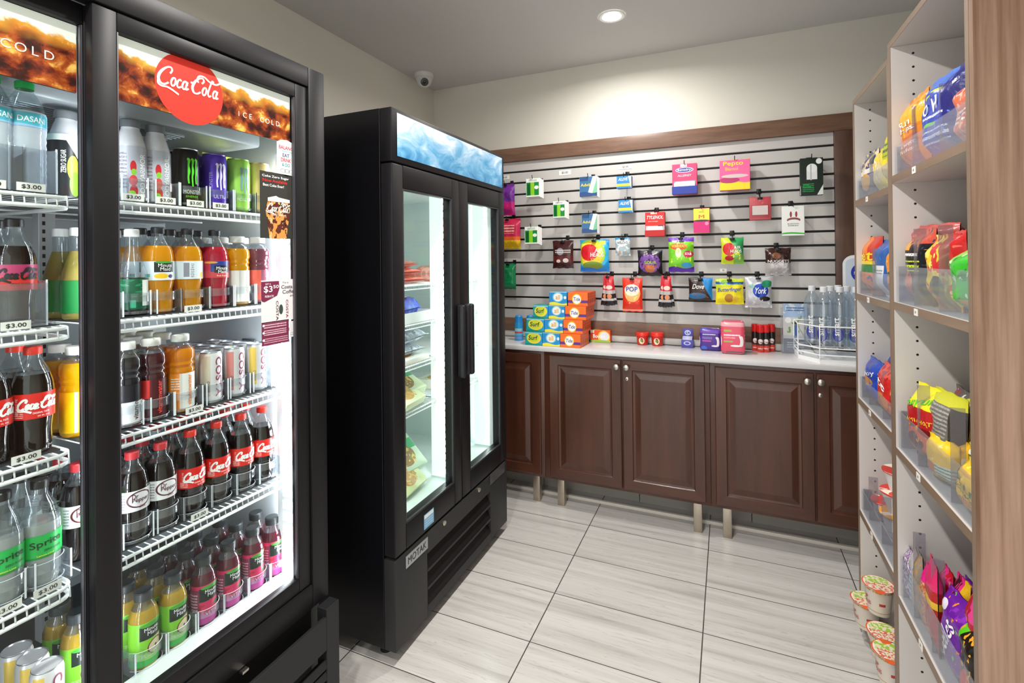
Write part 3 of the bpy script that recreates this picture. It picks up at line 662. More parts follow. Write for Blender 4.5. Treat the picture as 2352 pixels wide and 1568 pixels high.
# red sauce tubs
for k, (px, lb) in enumerate((((1458, 764, 1490, 793), 'left of the two small red pasta tubs'), ((1492, 765, 1525, 795), 'right of the two small red pasta tubs'))):
    x, y, w_, h_ = cplace(px, px[3], .08); r = w_/2*.93
    t = thing('food_tub', lb, 'tub', (x, y+r*.8, CT+.0005)); rm = pb('red_tub', '#c8241c', .3)
    b = MB(); b.lathe([(r*.78, 0), (r*.8, .002), (r*.93, h_*.72)], rm, 28); mf = lambda u, v, l=0, r=r, h_=h_: ((r*(.8+.13*v/(h_*.72))+l+.001)*math.sin(u/r), -(r*(.8+.13*v/(h_*.72))+l+.001)*math.cos(u/r), v)
    b.shape([(r*.5*math.cos(a*PI/10), h_*.36+h_*.26*math.sin(a*PI/10)) for a in range(20)], mf, flat('#efe2b4')); b.shape([(r*.22*math.cos(a*PI/8), h_*.38+h_*.10*math.sin(a*PI/8)) for a in range(16)], lambda u, v, l=0: mf(u, v, .0006), flat('#5f9a5a')); b.build('tub', t)
    b = MB(); b.lathe([(r*.93, h_*.72), (r*1.0, h_*.74), (r, h_*.97), (r*.96, h_), (.0001, h_)], pb('red_lid', '#e23428', .25), 28, cap=False); b.build('lid', t)
# small display box
x, y, w_, h_ = cplace((1565, 757, 1592, 799), 799, .05)
t = thing('mint_display', 'small purple-blue open display box with a raised back card', 'display box', (x, y+.03, CT+.0005)); pm = design('#4a4aa4', [('e', .5, .6, .3, .25, '#c8c8ec'), ('e', .5, .6, .2, .15, '#4a4aa4')], .4)
b = MB(); b.box(-w_/2, w_/2, -.028, .028, 0, h_*.42, pm, .001); b.build('tray', t)
b = MB(); b.box(-w_/2+.004, w_/2-.004, .018, .021, h_*.42, h_, pm, .0008); b.text('S', FLAT(.018), 0, h_*.74, h_*.22, flat('#dfe0f4')); b.build('header_card', t)
b = MB()
for i in range(4): b.box(-w_/2+.005, w_/2-.005, -.024+i*.010, -.018+i*.010, h_*.40, h_*(.50+.03*i), pb('foil_strip', '#b8b8d4', .3, .5), .0008)
b.build('sachets', t)
# feminine pads packs
x, y, w_, h_ = cplace((1607, 755, 1656, 806), 806, .07)
product('pads_pack', 'pads pack', 'purple wrapped pack with a white curved pad printed on it', w_, h_, .075, 'soft', design('#4a2c8e', [('e', .82, .42, .13, .22, '#eceaf4'), ('e', .72, .40, .1, .2, '#4a2c8e'), ('e', .72, .23, .16, .04, '#eceaf4'), ('r', .12, .42, .55, .47, '#d84aa0'), ('r', 0, .8, 1, 1, '#6a4ab0'), ('e', .2, .12, .15, .1, '#3a6ad0'), ('l', .15, .68, .75, .76, 1, '#e8e4f4'), ('l', .12, .52, .6, .62, 2, '#a894d4')], .25), [], (x, y+.037, CT+.0005), side=pb('purple_film', '#5a3aa0', .2))
x, y, w_, h_ = cplace((1656, 738, 1712, 814), 814, .09)
product('pads_pack', 'pads pack', 'taller pink wrapped pack with a white curved pad printed on it', w_, h_, .09, 'soft', design('#e0506c', [('e', .82, .40, .14, .16, '#f2f0f0'), ('e', .70, .40, .1, .15, '#e0506c'), ('e', .62, .26, .22, .03, '#f2f0f0'), ('r', .12, .36, .5, .41, '#9ab84a'), ('r', .12, .68, .45, .74, '#9ab84a'), ('r', 0, .84, 1, 1, '#e8a8b0'), ('r', .2, .05, .9, .09, '#5a6a6c'), ('l', .12, .56, .8, .64, 1, '#ffffff'), ('l', .12, .48, .6, .54, 2, '#f0c0c8')], .2), [], (x, y+.045, CT+.0005), side=pb('pink_film', '#e2607c', .2))
# energy shots
cols = [(1735, 806), (1747, 809), (1760, 809), (1773, 807), (1741, 802), (1768, 802)]
nm6 = ['leftmost front', 'second front', 'third front', 'rightmost front', 'left rear', 'right rear']
proto = None
for k, (cx, cy) in enumerate(cols):
    p = at(cx, cy, z=CT)
    if proto is None:
        t = thing('energy_shot', f'small red and black energy shot bottle, {nm6[k]} of the huddle', 'bottle', (p.x, p.y+.015, CT+.0005), group='energy shot bottles on the counter'); proto = t; r = .0172
        b = MB(); b.lathe([(r-.002, 0), (r, .003), (r, .098), (r-.002, .105)], design('#1c1214', [('r', 0, 0, 1, .34, '#d8382c'), ('n', 12, .62, '#e8644c', 0, 0, 1, .34), ('e', .5, .55, .12, .12, '#e8e4e0'), ('r', 0, .36, 1, .42, '#4a3a38'), ('n', 10, .66, '#6a6462', 0, .42, 1, .9)], .3), 20); put_texts(b, [('5-hour', .5, .55, .09, '#c01818', {'w': .6}), ('ENERGY', .5, .2, .07, '#ffffff', {'w': .6})], CYL(r), .04, .1); b.build('body', t)
        b = MB(); b.lathe([(r-.001, .1055), (r+.0003, .108), (r+.0003, .144), (r-.003, .147), (.0001, .147)], pb('red_gloss_cap', '#d61a1a', .3), 20, cap=False); b.build('cap', t)
    else: dup(proto, (p.x, p.y+.015, CT+.0005), label=f'small red and black energy shot bottle, {nm6[k]} of the huddle')
# leaflet holder
p = at(1828, 812, z=CT)
t = thing('leaflet_holder', 'clear acrylic holder with a blue folded leaflet beside the water rack', 'leaflet holder', (p.x, p.y+.03, CT+.0005), .12)
b = MB(); b.box(-.068, .068, -.034, .034, 0, .003, ACR); b.box(-.068, .068, -.034, -.031, .003, .095, ACR); b.box(-.068, .068, .0, .003, .003, .24, ACR); b.box(-.068, -.065, -.031, 0, .003, .095, ACR); b.box(.065, .068, -.031, 0, .003, .095, ACR); b.build('acrylic_holder', t)
b = MB(); b.box(-.058, .058, -.012, -.004, .004, .262, pb('paper_edge', '#e8e8ea', .6), mats={'f': design('#a9c4e4', [('r', 0, .0, 1, .28, '#4a5468'), ('r', 0, .28, 1, .72, '#cfd0cc'), ('n', 6, .56, '#7c9a64', .1, .4, 1, .75), ('e', .2, .66, .13, .06, '#f2f4f6'), ('r', .42, .3, .58, .56, '#4a6aa4'), ('e', .5, .6, .05, .03, '#5a4438'), ('n', 6, .55, '#dfe8f2', 0, .8, 1, 1), ('l', .12, .84, .88, .94, 2, '#3a5a94'), ('l', .15, .08, .85, .22, 3, '#b8c0cc')], .4)}); b.build('leaflet', t)

# ------------------------------------------------------------------ bottled water rack on the counter
wf = at(1900, 836, z=CT); RX = wf.x+.045; RY = 2.915
t = thing('water_bottle_rack', 'white wire rack with a header card for bottled water at the counter end', 'rack', (RX, RY, CT+.0005))
def hexa(s, z, y0=-.15, y1=.12, c=.075, x0=-.155, x1=.3): return [(x0, -.045, z), (x0+c*1.05, y0, z), (x1, y0, z), (x1, y1, z), (x0, y1, z)]
b = MB(); P = [(p[0], p[1]) for p in hexa(1, 0)]
b.shape(P, lambda u, v, l=0: (u, v, .022+l), WPT, .0218); b.build('base_plate', t, smooth=False)
for nm, zz, rr in (('base_rail', .042, .0035), ('lower_rail', .075, .003), ('upper_rail', .178, .0032)):
    b = MB(); b.tube(hexa(1, zz), rr, WPT, 8, close=True)
    if nm == 'lower_rail':
        for q in (-.1, -.05, 0, .05, .1, .15, .2): b.tube([(q, -.149, zz), (q, .119, zz)], .002, WPT)
    b.build(nm, t)
b = MB()
for q in ((-.155, -.045), (-.076, -.15), (-.155, .12), (.29, .12)): b.tube([(q[0], q[1], .02), (q[0], q[1], .178)], .0028, WPT, 8)
b.build('upright_rods', t)
b = MB()
hc = at(1936, 640, y=RY+.128).x-RX
hw = .13; zz1 = at(1950, 586, y=RY+.128).z-CT
P = [(hc, .03), (hc+.3, .03), (hc+.3, zz1), (hc+.05, zz1)]+[(hc+.05-.05*math.sin(a*PI/16), zz1-.05+.05*math.cos(a*PI/16)) for a in range(1, 8)]+[(hc, zz1-.05)]
b.shape(P, FLAT(.128), pb('header_card_white', '#eef1f4', .35), .006)
b.build('header_card', t, smooth=False)
b = MB(); P2 = [(hc+.012+(u-hc)*.93, .23+(v-.03)*(zz1-.245)/(zz1-.03)) for u, v in P]; b.shape(P2, FLAT(.1274), flat('#ccd8e8'))
b.shape([(hc+.085+.05*math.cos(a*PI/14), zz1-.09+.05*math.sin(a*PI/14)) for a in range(28)], FLAT(.1268), flat('#2238a8')); b.text('smart', FLAT(.1264), hc+.085, zz1-.09, .018, WC, w=.075); b.build('header_print', t, smooth=False)
def smart_bottle():
    r = .0375; t = thing('water_bottle', 'x', 'water bottle', (0, 0, 0))
    b = MB(); b.lathe([(r*.8, 0), (r, .006), (r, .18), (r*.96, .20), (r*.82, .225), (r*.56, .245), (r*.38, .256), (r*.36, .262)], WATERP, 24, cap=True); b.build('bottle', t)
    b = MB(); b.lathe([(.0155, .262), (.016, .264), (.016, .286), (.014, .288), (.0001, .288)], pb('frosted_cap', '#dfe3e8', .4), 20, cap=False); b.build('cap', t)
    b = MB(); mf = CYL(r+.0006)
    bl = pb('blue_label_ink', '#1c2a96', .35)
    b.shape([(.024*math.cos(a*PI/12), .062+.032*math.sin(a*PI/12)) for a in range(24)], mf, bl); b.text('smart', mf, -.004, .10, .022, WC, w=.085, rot=PI/2, lift=.001, bold=.03)
    b.build('label', t); return t
sb = smart_bottle(); SB = [(1866, 1), (1893, 0), (1926, 2), (1930, 0), (1946, 1), (1908, 1), (1968, 0)]
nm7 = ['leftmost', 'front left', 'rearmost', 'front middle', 'middle row, right', 'middle row, centre', 'front right, cut off by shelving']
for k, (cx, rw) in enumerate(SB):
    yy = RY-.10+rw*.08; xx = at(cx, 760, y=yy).x
    o = sb if k == 0 else dup(sb, (0, 0, 0))
    o.location = (xx, yy, CT+.0785); o.rotation_euler[2] = random.uniform(-.5, .3)
    o['label'] = 'clear water bottle with vertical letters in the wire rack, '+nm7[k]; o['group'] = 'water bottles in the wire rack'
# ------------------------------------------------------------------ white shelving along the right side
SX = .455; SD = .42
whiteL = pb('white_melamine', '#cfcac6', .45)
edgeM = wood('edge_band', '#74604f', '#8c7765', (6, .8, 9), .45, fine=9, contrast=.3)
edgeV = wood('edge_band_v', '#74604f', '#8c7765', (9, 9, .8), .45, fine=9, contrast=.3)
walE = wood('walnut_end_panel', '#74543f', '#a98a76', (9, 1, .35), .42, fine=7, contrast=.95)
def dotted(hxp):
    tt = NT('drilled_white_melamine_%d' % int(hxp*1000)); tc = tt.N('ShaderNodeTexCoord'); sp = tt.N('ShaderNodeSeparateXYZ', Vector=tc.outputs['Object'])
    dx = tt.M('SUBTRACT', sp.outputs[0], hxp); q = tt.M('SUBTRACT', tt.M('FLOORED_MODULO', sp.outputs[2], .0405), .02025)
    f = tt.M('LESS_THAN', tt.M('ADD', tt.M('MULTIPLY', dx, dx), tt.M('MULTIPLY', q, q)), .0034**2)
    p = tt.N('ShaderNodeBsdfPrincipled', Base_Color=tt.mix(f, C4('#cfcac6'), C4('#121212')), Roughness=.45)
    return tt.surf(p.outputs[0])
def shelving(label, y0, y1, top, zs, thick0=.018, thick1=.018, endwood=False):
    t = thing('shelving_unit', label, 'shelving', (SX, (y0+y1)/2, 0)); oy = (y0+y1)/2
    hxp = at(2103, 510, y=y1-thick1).x-SX if endwood else at(2003, 600, y=y1-thick1).x-SX
    dm = dotted(hxp)
    def pan(nm, a, c, z0, z1, m=whiteL):
        b = MB(); b.box(.001, SD, a-oy, c-oy, z0, z1, m); b.box(0, .001, a-oy, c-oy, z0, z1, edgeV); return b.build(nm, t, smooth=False)
    pan('side_panel', y1-thick1, y1, 0, top-.0185, dm)
    pan('side_panel', y0, y0+thick0, 0, top-.0185)
    b = MB(); b.box(.001, SD, y0-oy, y1-oy, top-.018, top, whiteL); b.box(0, .001, y0-oy, y1-oy, top-.018, top, edgeM); b.build('top_panel', t, smooth=False)
    b = MB(); b.box(SD-.008, SD, y0+thick0-oy, y1-thick1-oy, .03, top-.0185, whiteL); b.build('back_panel', t, smooth=False)
    for k, z in enumerate(zs):
        b = MB(); b.box(.001, SD-.009, y0+thick0-oy+.0005, y1-thick1-oy-.0005, z-.022, z, whiteL); b.box(0, .001, y0+thick0-oy+.0005, y1-thick1-oy-.0005, z-.022, z, edgeM); sh = b.build('shelf', t, smooth=False)
        if z > .2:
            b = MB(); yt = oy+(y1-y0)*(.10 if endwood else .07)-oy; b.box(-.0012, 0, yt-.013, yt+.013, z-.021, z-.003, PRICE)
            b.text('$3', lambda u, v, l=0: (-.0012-l, yt-u, z-.012+v), 0, 0, .007, INK); b.build('price_tag', sh, smooth=False)
    if endwood:
        b = MB(); b.box(.0005, .9, 1.281-oy, 1.2995-oy, 0, CZ-.002, walE); b.build('end_panel', t, smooth=False)
    return t
NZ = [at(2054, 402, x=SX).z, at(2058, 694, x=SX).z, at(2064, 1033, x=SX).z, at(2070, 1381, x=SX).z]
FZ = [at(1967, 460, x=SX).z, at(1970, 674, x=SX).z, at(1974.5, 915, x=SX).z, at(1978, 1175, x=SX).z]
shelving('tall white shelving unit nearest the viewer with walnut end panel', 1.30, 1.8525, 2.09, [.06]+NZ, .018, .028, True)
shelving('white shelving unit farther back beside the counter', 1.8535, 2.318, 2.05, [.06]+FZ, .012, .024)
# clear shelf bins
def bin_(label, y0, y1, z, h, divs):
    t = thing('shelf_bin', label, 'shelf bin', (SX+.006, (y0+y1)/2, z+.0005)); oy = (y0+y1)/2
    b = MB(); b.box(0, .0025, y0-oy, y1-oy, 0, h, ACR); b.box(.0025, .3, y0-oy, y1-oy, 0, .0015, ACR); b.build('front_guard', t, smooth=False)
    for yd in [y0, y1-.0025]+divs:
        b = MB(); b.box(.006, .29, yd-oy, yd-oy+.0025, .0016, h*.55, clear('divider_plastic', '#e6e6ea', .08, .08, .14, '#b8b4be', graze=.2)); b.box(.006, .034, yd-oy, yd-oy+.0025, h*.55, h*2.0 if yd in divs else h, clear('divider_plastic', '#e6e6ea', .08, .08, .14, '#b8b4be', graze=.2)); b.build('divider', t, smooth=False)
def ydiv(px, py): return at(px, py, x=SX+.02).y
def shelfitem(name, cat, label, px, z, base, layers=(), texts=(), d=.05, dx=.015, kind='bag', ry=0.0, rz=0.0, lift=0.0, metal=0.0, rough=.28, wr=1.0, side=None, group=None, back=None, crinkle=.35, crimp=.07):
    xp = SX+dx; x0, y0, x1, y1 = px; ym = (y0+y1)/2
    a = at(x0, ym, x=xp).y; c = at(x1, ym, x=xp).y; zt = at((x0+x1)/2, y0, x=xp).z; h = zt-z-lift
    return product(name, cat, label, a-c, h, d, kind, design(base, layers, rough, metal, crinkle=crinkle), texts, (xp+d/2, (a+c)/2, z+lift+.002), -PI/2+rz, 0, ry, group, side=side, wr=wr, back=back, crimp=crimp)
Q = shelfitem
n1, n2, n3, n4 = NZ
bin_('clear bin on the top shelf of the near unit', 1.325, 1.82, n1, .085, [ydiv(2104, 330), ydiv(2168, 280)])
bin_('clear bin on the second shelf of the near unit', 1.325, 1.82, n2, .105, [ydiv(2108, 600), ydiv(2166, 600)])
bin_('clear bin on the third shelf of the near unit', 1.325, 1.82, n3, .11, [ydiv(2116, 950), ydiv(2194, 1050)])
bin_('clear bin on the low shelf of the near unit', 1.325, 1.82, n4, .12, [ydiv(2108, 1400), ydiv(2150, 1450)])
Q('chip_bag', 'snack', 'orange chip bag on the top shelf of the near unit', (2059, 222, 2103, 380), n1, '#e88a24', [('n', 5, .56, '#f4b42c'), ('e', .5, .74, .5, .12, '#f0b828'), ('r', 0, .3, 1, .46, '#e0701c'), ('n', 9, .6, '#c8542a', 0, 0, 1, .3)], [('Sun', .5, .64, .09, '#ffffff', {'w': .6, 'bold': .05}), ('Chips', .5, .54, .09, '#ffffff', {'w': .8, 'bold': .05}), ('harvest', .5, .36, .06, '#ffffff', {'w': .8}), ('cheddar', .5, .28, .05, '#ffffff', {'w': .8})], d=.07)
Q('chip_bag', 'snack', 'tall blue popcorn bag leaning up on the top shelf of the near unit', (2113, 168, 2176, 352), n1, '#2c48b4', [('r', 0, .80, 1, 1, '#4a78dc'), ('e', .55, .74, .3, .05, '#c8d83a'), ('e', .55, .72, .26, .045, '#2c48b4'), ('d', 1, .1, .84, '#2a2a78'), ('n', 7, .66, '#5a80e0'), ('l', .2, .46, .8, .52, 1, '#f0f4ff'), ('l', .12, .18, .85, .34, 2, '#dfe6fa'), ('e', .4, .41, .2, .02, '#7ac860')], [('O', .32, .60, .14, '#ffffff', {'rot': .2}), ('H', .62, .62, .15, '#ffffff', {'rot': .2, 'shear': .2})], d=.08, rz=.1, ry=.0)
Q('chip_bag', 'snack', 'blue and red chip bag at the near end of the top shelf', (2180, 176, 2238, 330), n1, '#d86c4c', [('r', 0, .74, 1, .88, '#e0302a'), ('r', 0, .88, 1, 1, '#6a72c8'), ('n', 6, .55, '#e8b09a'), ('n', 9, .6, '#c84a34', 0, 0, 1, .5), ('l', .1, .3, .8, .5, 3, '#ffffff')], [], d=.07, rz=-.1)
Q('chip_bag', 'snack', 'black and orange chip bag with a red folded top on the second shelf', (2069, 528, 2112, 652), n2, '#15131a', [('r', 0, .80, 1, 1, '#c8503c'), ('n', 5, .55, '#e0a040', 0, .72, 1, .84), ('e', .3, .3, .26, .2, '#c8582a'), ('n', 9, .64, '#3c3a48'), ('l', .2, .62, .8, .7, 1, '#f2f2f0'), ('l', .15, .44, .85, .58, 2, '#d6e83a')], [], d=.07)
Q('chip_bag', 'snack', 'pinkish red bag lying over the black chip bag', (2090, 517, 2150, 560), n2, '#c45048', [('w', .3, .06, '#e0a03a', 7), ('n', 5, .62, '#e08a80')], [], d=.06, dx=.05, lift=.13, rz=.2)
Q('chip_bag', 'snack', 'yellow and red chip bag in the middle of the second shelf', (2118, 540, 2164, 660), n2, '#e6c62a', [('n', 4, .5, '#d02a2a'), ('n', 7, .56, '#f2e26a'), ('e', .6, .25, .22, .2, '#2a1a1c'), ('d', 1, .8, 1.3, '#c8281f')], [], d=.07, rz=.05)
Q('chip_bag', 'snack', 'red bag with a gold edge bending forward on the second shelf', (2150, 532, 2200, 600), n2, '#cc2424', [('w', .25, .08, '#e8b85a', 5), ('n', 6, .6, '#e86a5a')], [], d=.06, dx=.04, lift=.06, rz=-.15)
Q('chip_bag', 'snack', 'dark and gold bag leaning at the back of the second shelf', (2196, 538, 2232, 640), n2, '#2a201a', [('d', .6, 1, 1.1, '#9a7a2a'), ('n', 6, .6, '#8a1c1c')], [], d=.05, dx=.10)
Q('chip_bag', 'snack', 'glossy lime green chip bag at the near end of the second shelf', (2170, 560, 2240, 676), n2, '#38b82c', [('d', -1, 1, .35, '#8ad65a'), ('n', 5, .55, '#1e8a2a'), ('n', 9, .64, '#d8f0c8'), ('r', .6, .16, 1, .24, '#e8a82a')], [], d=.09, rz=-.05)
Q('chip_bag', 'snack', 'yellow and red ring snack bag with green letters on the third shelf', (2082, 890, 2128, 1040), n3, '#7a1418', [('r', 0, .72, 1, 1, '#f0e41c'), ('r', 0, .5, 1, .74, '#b81c20'), ('e', .45, .30, .4, .16, '#e0582a'), ('e', .45, .30, .26, .1, '#5a1414'), ('n', 8, .62, '#e0a02a', 0, .1, 1, .6)], [('Funyuns', .5, .80, .13, '#5ac82c', {'w': .95, 'rot': .25, 'bold': .05}), ('FLAMIN HOT', .5, .56, .05, '#f2d23a', {'w': .8, 'rot': .1})], d=.08, rz=.15)
Q('chip_bag', 'snack', 'dark snack bag showing its grey back panel on the third shelf', (2120, 902, 2172, 1080), n3, '#6c6a66', [('l', .1, .35, .8, .9, 12, '#a8a6a0'), ('d', 1, .2, .95, '#3a3428'), ('r', 0, .86, 1, 1, '#c8c82c')], [], d=.07, dx=.03, rz=.1)
Q('chip_bag', 'snack', 'yellow and dark red snack bag lying slanted at the back of the third shelf', (2150, 905, 2236, 1080), n3, '#5a1a1c', [('d', -.6, 1, .5, '#c2cc22'), ('d', -.6, 1, .62, '#4a4644'), ('n', 9, .62, '#d8d8d4', 0, .7, 1, 1), ('n', 5, .6, '#8a2224')], [], d=.07, dx=.09, rz=-.1)
Q('snack_pack', 'snack', 'small yellow snack pack with green letters in the first lane of the third shelf', (2126, 1008, 2162, 1120), n3, '#f0c41c', [('e', .3, .3, .3, .14, '#c87a3a'), ('r', .5, 0, 1, .45, '#d8dcd0'), ('l', .5, 0, 1, .45, 6, '#2f7a4a'), ('n', 6, .64, '#f6e88a')], [], d=.05, rz=.25)
Q('snack_pack', 'snack', 'yellow snack pack with its top standing up behind the others on the third shelf', (2172, 1010, 2206, 1130), n3, '#eebc1a', [('n', 6, .6, '#f8f0c0'), ('e', .5, .3, .3, .14, '#3a2a5a')], [('DELI', .5, .6, .1, '#1c6a34', {'w': .6})], d=.05, dx=.05)
Q('snack_pack', 'snack', 'bright yellow snack pack with large green letters, near end of third shelf', (2190, 1068, 2240, 1200), n3, '#f2c61a', [('e', .6, .22, .34, .14, '#c88a4a'), ('n', 7, .62, '#f8e266'), ('r', 0, .78, 1, .84, '#e0a818')], [('DELI', .5, .62, .13, '#14602c', {'w': .8, 'bold': .07, 'rot': -.3}), ('SNACK PACK', .5, .48, .06, '#1a4a2a', {'w': .85, 'rot': -.3})], d=.06, rz=-.05)
Q('snack_pack', 'snack', 'yellow and white snack pack rising behind the near end of the third shelf', (2204, 1000, 2242, 1100), n3, '#f2c21c', [('n', 5, .55, '#f6f0d8'), ('r', 0, .6, 1, .7, '#3a5a3a')], [], d=.05, dx=.07)
# candy on the low shelf
for k, (px, bs, ly, lb) in enumerate((
  ((2071, 1262, 2086, 1400), '#a8a4ac', [('n', 16, .5, '#7a3a8c'), ('n', 14, .58, '#f0e8ee')], 'silver and purple wrapped stick, first at the far end'),
  ((2083, 1262, 2097, 1420), '#b4b2b0', [('r', .2, .2, .8, .7, '#dfe4f0'), ('l', .2, .2, .8, .7, 6, '#5a6aa0')], 'silver wrapped stick with a pale blue side'),
  ((2094, 1272, 2106, 1440), '#8c8882', [('n', 12, .55, '#c88a2a')], 'silver and gold wrapped stick next to the first divider'),
  ((2113, 1295, 2124, 1470), '#d8a87a', [('n', 18, .5, '#b8402c'), ('r', 0, .75, 1, 1, '#e0208a')], 'pink topped stick with an orange patterned side'),
  ((2119, 1290, 2146, 1500), '#b01818', [('r', 0, .72, 1, 1, '#e02c6c'), ('r', 0, .52, 1, .6, '#e0b82a')], 'red candy tube with a pink and red top'),
  ((2146, 1306, 2166, 1440), '#c8182c', [('n', 5, .5, '#e0308c', 0, .5, 1, 1)], 'red and magenta candy bag behind the middle divider'),
  ((2174, 1326, 2196, 1470), '#3a1418', [('n', 5, .5, '#d82a7c', 0, .6, 1, 1), ('d', 1, .5, 1.1, '#d8a81c'), ('r', .3, .3, .9, .6, '#8a8a88')], 'magenta topped bag with a barcode label'),
  ((2206, 1344, 2240, 1480), '#b0182c', [('n', 5, .5, '#e0408c', 0, .7, 1, 1), ('r', .4, .3, 1, .5, '#2a9ad0'), ('r', 0, .5, .4, .7, '#e0a82a')], 'red and pink bag with a blue patch at the near end'))):
    Q('candy_stick' if k < 5 else 'candy_bag', 'candy', lb+', low near shelf', px, n4, bs, ly, [], d=.03 if k < 5 else .05, dx=.012+.02*(k > 4)+.02*(k == 5), rz=random.uniform(-.15, .15))
Q('candy_bag', 'candy', 'large purple rainbow candy bag with long white letters on the low shelf', (2152, 1370, 2200, 1560), n4, '#6a1a9c', [('n', 6, .6, '#8a2ab8'), ('n', 9, .66, '#f08a2a'), ('n', 8, .68, '#5ac83a'), ('e', .2, .8, .12, .06, '#e8e0f0')], [('Skittles', .35, .45, .22, '#f4f0f6', {'w': .95, 'rot': 1.15, 'bold': .05})], d=.06, dx=.012, rz=.1)
Q('candy_bag', 'candy', 'second purple rainbow candy bag behind the first one on the low shelf', (2186, 1350, 2236, 1520), n4, '#5c1688', [('n', 6, .6, '#7a2aa8'), ('n', 9, .64, '#3ac84a')], [('Skittles', .3, .5, .2, '#e8e4ea', {'w': .9, 'rot': 1.2, 'bold': .05})], d=.06, dx=.07)
Q('candy_bag', 'candy', 'green and red fruit candy bag at the near end of the low shelf', (2192, 1440, 2240, 1620), n4, '#1a120c', [('d', -1, 1.2, .7, '#58c81c'), ('n', 5, .5, '#c81818', 0, 0, 1, .5), ('e', .6, .35, .25, .16, '#d82020'), ('n', 9, .6, '#e8a82a', 0, .4, 1, .9)], [], d=.06, dx=.015)
# far unit products
f1, f2, f3, f4 = FZ
bin_('clear bin on the top shelf of the far unit', 1.87, 2.29, f1, .075, [ydiv(2004, 390)])
bin_('clear bin on the second shelf of the far unit', 1.87, 2.29, f2, .085, [ydiv(2010, 600)])
bin_('clear bin on the third shelf of the far unit', 1.87, 2.29, f3, .08, [ydiv(2002, 880), ydiv(2034, 900)])
bin_('clear bin on the fourth shelf of the far unit', 1.87, 2.29, f4, .08, [ydiv(2002, 1150), ydiv(2032, 1200)])
Q('chip_bag', 'snack', 'small blue and white trail mix bag at the far end of the top shelf', (1973, 350, 2003, 435), f1, '#2a4a78', [('n', 6, .5, '#e0c8a0', 0, .6, 1, 1), ('e', .5, .35, .3, .2, '#d8a03c'), ('r', 0, .5, 1, .6, '#e8e4de')], [], d=.05)
Q('chip_bag', 'snack', 'pale yellow snack bag beside the divider, top shelf of the far unit', (2004, 338, 2028, 430), f1, '#ead24a', [('e', .6, .4, .35, .22, '#d8c89a'), ('n', 7, .6, '#f6f0c0')], [], d=.05)
Q('chip_bag', 'snack', 'bright yellow bag with green letters rising highest in the far unit', (2022, 278, 2056, 425), f1, '#ecdf1e', [('r', .1, .45, .9, .68, '#b8c81e'), ('l', .15, .48, .85, .66, 2, '#2a5a2a'), ('e', .55, .25, .35, .14, '#dcc68a'), ('n', 7, .66, '#f8f49a')], [], d=.07, dx=.02)
Q('chip_bag', 'snack', 'orange cookie bag with yellow letters on the second shelf of the far unit', (1968, 545, 2004, 655), f2, '#ea7a1c', [('d', 1, .6, 1.1, '#c8301c'), ('r', 0, .38, 1, .52, '#2c7a3c'), ('n', 8, .6, '#2c4a8c', 0, 0, 1, .35), ('r', 0, .52, 1, .58, '#f2d028')], [('eet', .45, .66, .15, '#f6d82a', {'w': .8, 'shear': .2})], d=.06)
Q('chip_bag', 'snack', 'blue bag with a white back panel on the second shelf of the far unit', (1998, 552, 2034, 665), f2, '#1c5aa8', [('r', .05, 0, .8, .55, '#e8eaee'), ('l', .3, .4, .75, .5, 2, '#7a8088'), ('n', 5, .6, '#2a78cc', 0, .6, 1, 1)], [], d=.06, dx=.02)
Q('chip_bag', 'snack', 'orange and brown bag next to the partition on the second shelf', (2030, 560, 2058, 668), f2, '#e68a28', [('r', 0, 0, 1, .3, '#a84a1c'), ('r', 0, .42, 1, .5, '#2a2018'), ('n', 8, .6, '#f2b84a')], [], d=.06)
Q('cookie_bag', 'snack', 'royal blue cookie bag at the far end of the third shelf', (1982, 826, 2010, 925), f3, '#1d46b0', [('e', .4, .5, .3, .1, '#c88a4a'), ('n', 7, .64, '#2f6ad8'), ('r', 0, 0, 1, .14, '#d8a83a')], [('ahoy', .5, .66, .13, '#ffffff', {'w': .7, 'shear': .2, 'rot': .2})], d=.06)
Q('cookie_bag', 'snack', 'blue bag tip standing up behind the red cracker bag', (2032, 815, 2052, 880), f3, '#22469c', [('n', 6, .6, '#3a68c8')], [], d=.04, dx=.09)
Q('cracker_bag', 'snack', 'red cracker bag with white letters on the third shelf of the far unit', (2010, 838, 2040, 962), f3, '#cc2222', [('e', .5, .3, .4, .16, '#e0862c'), ('r', 0, .78, 1, 1, '#d8524a'), ('n', 7, .62, '#a81818')], [('ite', .45, .64, .15, '#ffffff', {'w': .7, 'rot': -.2})], d=.06)
Q('cracker_bag', 'snack', 'orange and red cheese cracker bag next to the partition on the third shelf', (2038, 880, 2060, 985), f3, '#d84a1c', [('n', 6, .52, '#f0c02a'), ('r', .1, .4, .9, .65, '#c81c1c')], [], d=.05, dx=.02)
def noodle_bowl(label, px_c, py_rim, xq, z, rad, h, lidcol):
    t = thing('noodle_bowl', label, 'bowl', (xq, px_c, z))
    b = MB(); b.lathe([(rad*.62, 0), (rad*.64, .003), (rad*.9, h*.85), (rad*.94, h-.004)], pb('white_bowl_foam', '#e9e6e4', .5), 28); b.build('bowl', t)
    b = MB(); b.lathe([(rad, h-.0035), (rad*1.02, h), (rad, h+.003), (.0001, h+.0035)], design(lidcol, [('n', 6, .56, '#f4e8d8'), ('r', 0, 0, 1, .4, lidcol)], .3), 28, cap=False); b.build('lid', t); return t
BZ = f4+.003
noodle_bowl('orange lidded white noodle bowl at the bottom of the bowl stacks', 2.115, 0, SX+.085, BZ, .062, .075, '#e8a02a')
noodle_bowl('red lidded white noodle bowl stacked on the orange lidded bowl', 2.12, 0, SX+.088, BZ+.0795, .062, .07, '#d8302a')
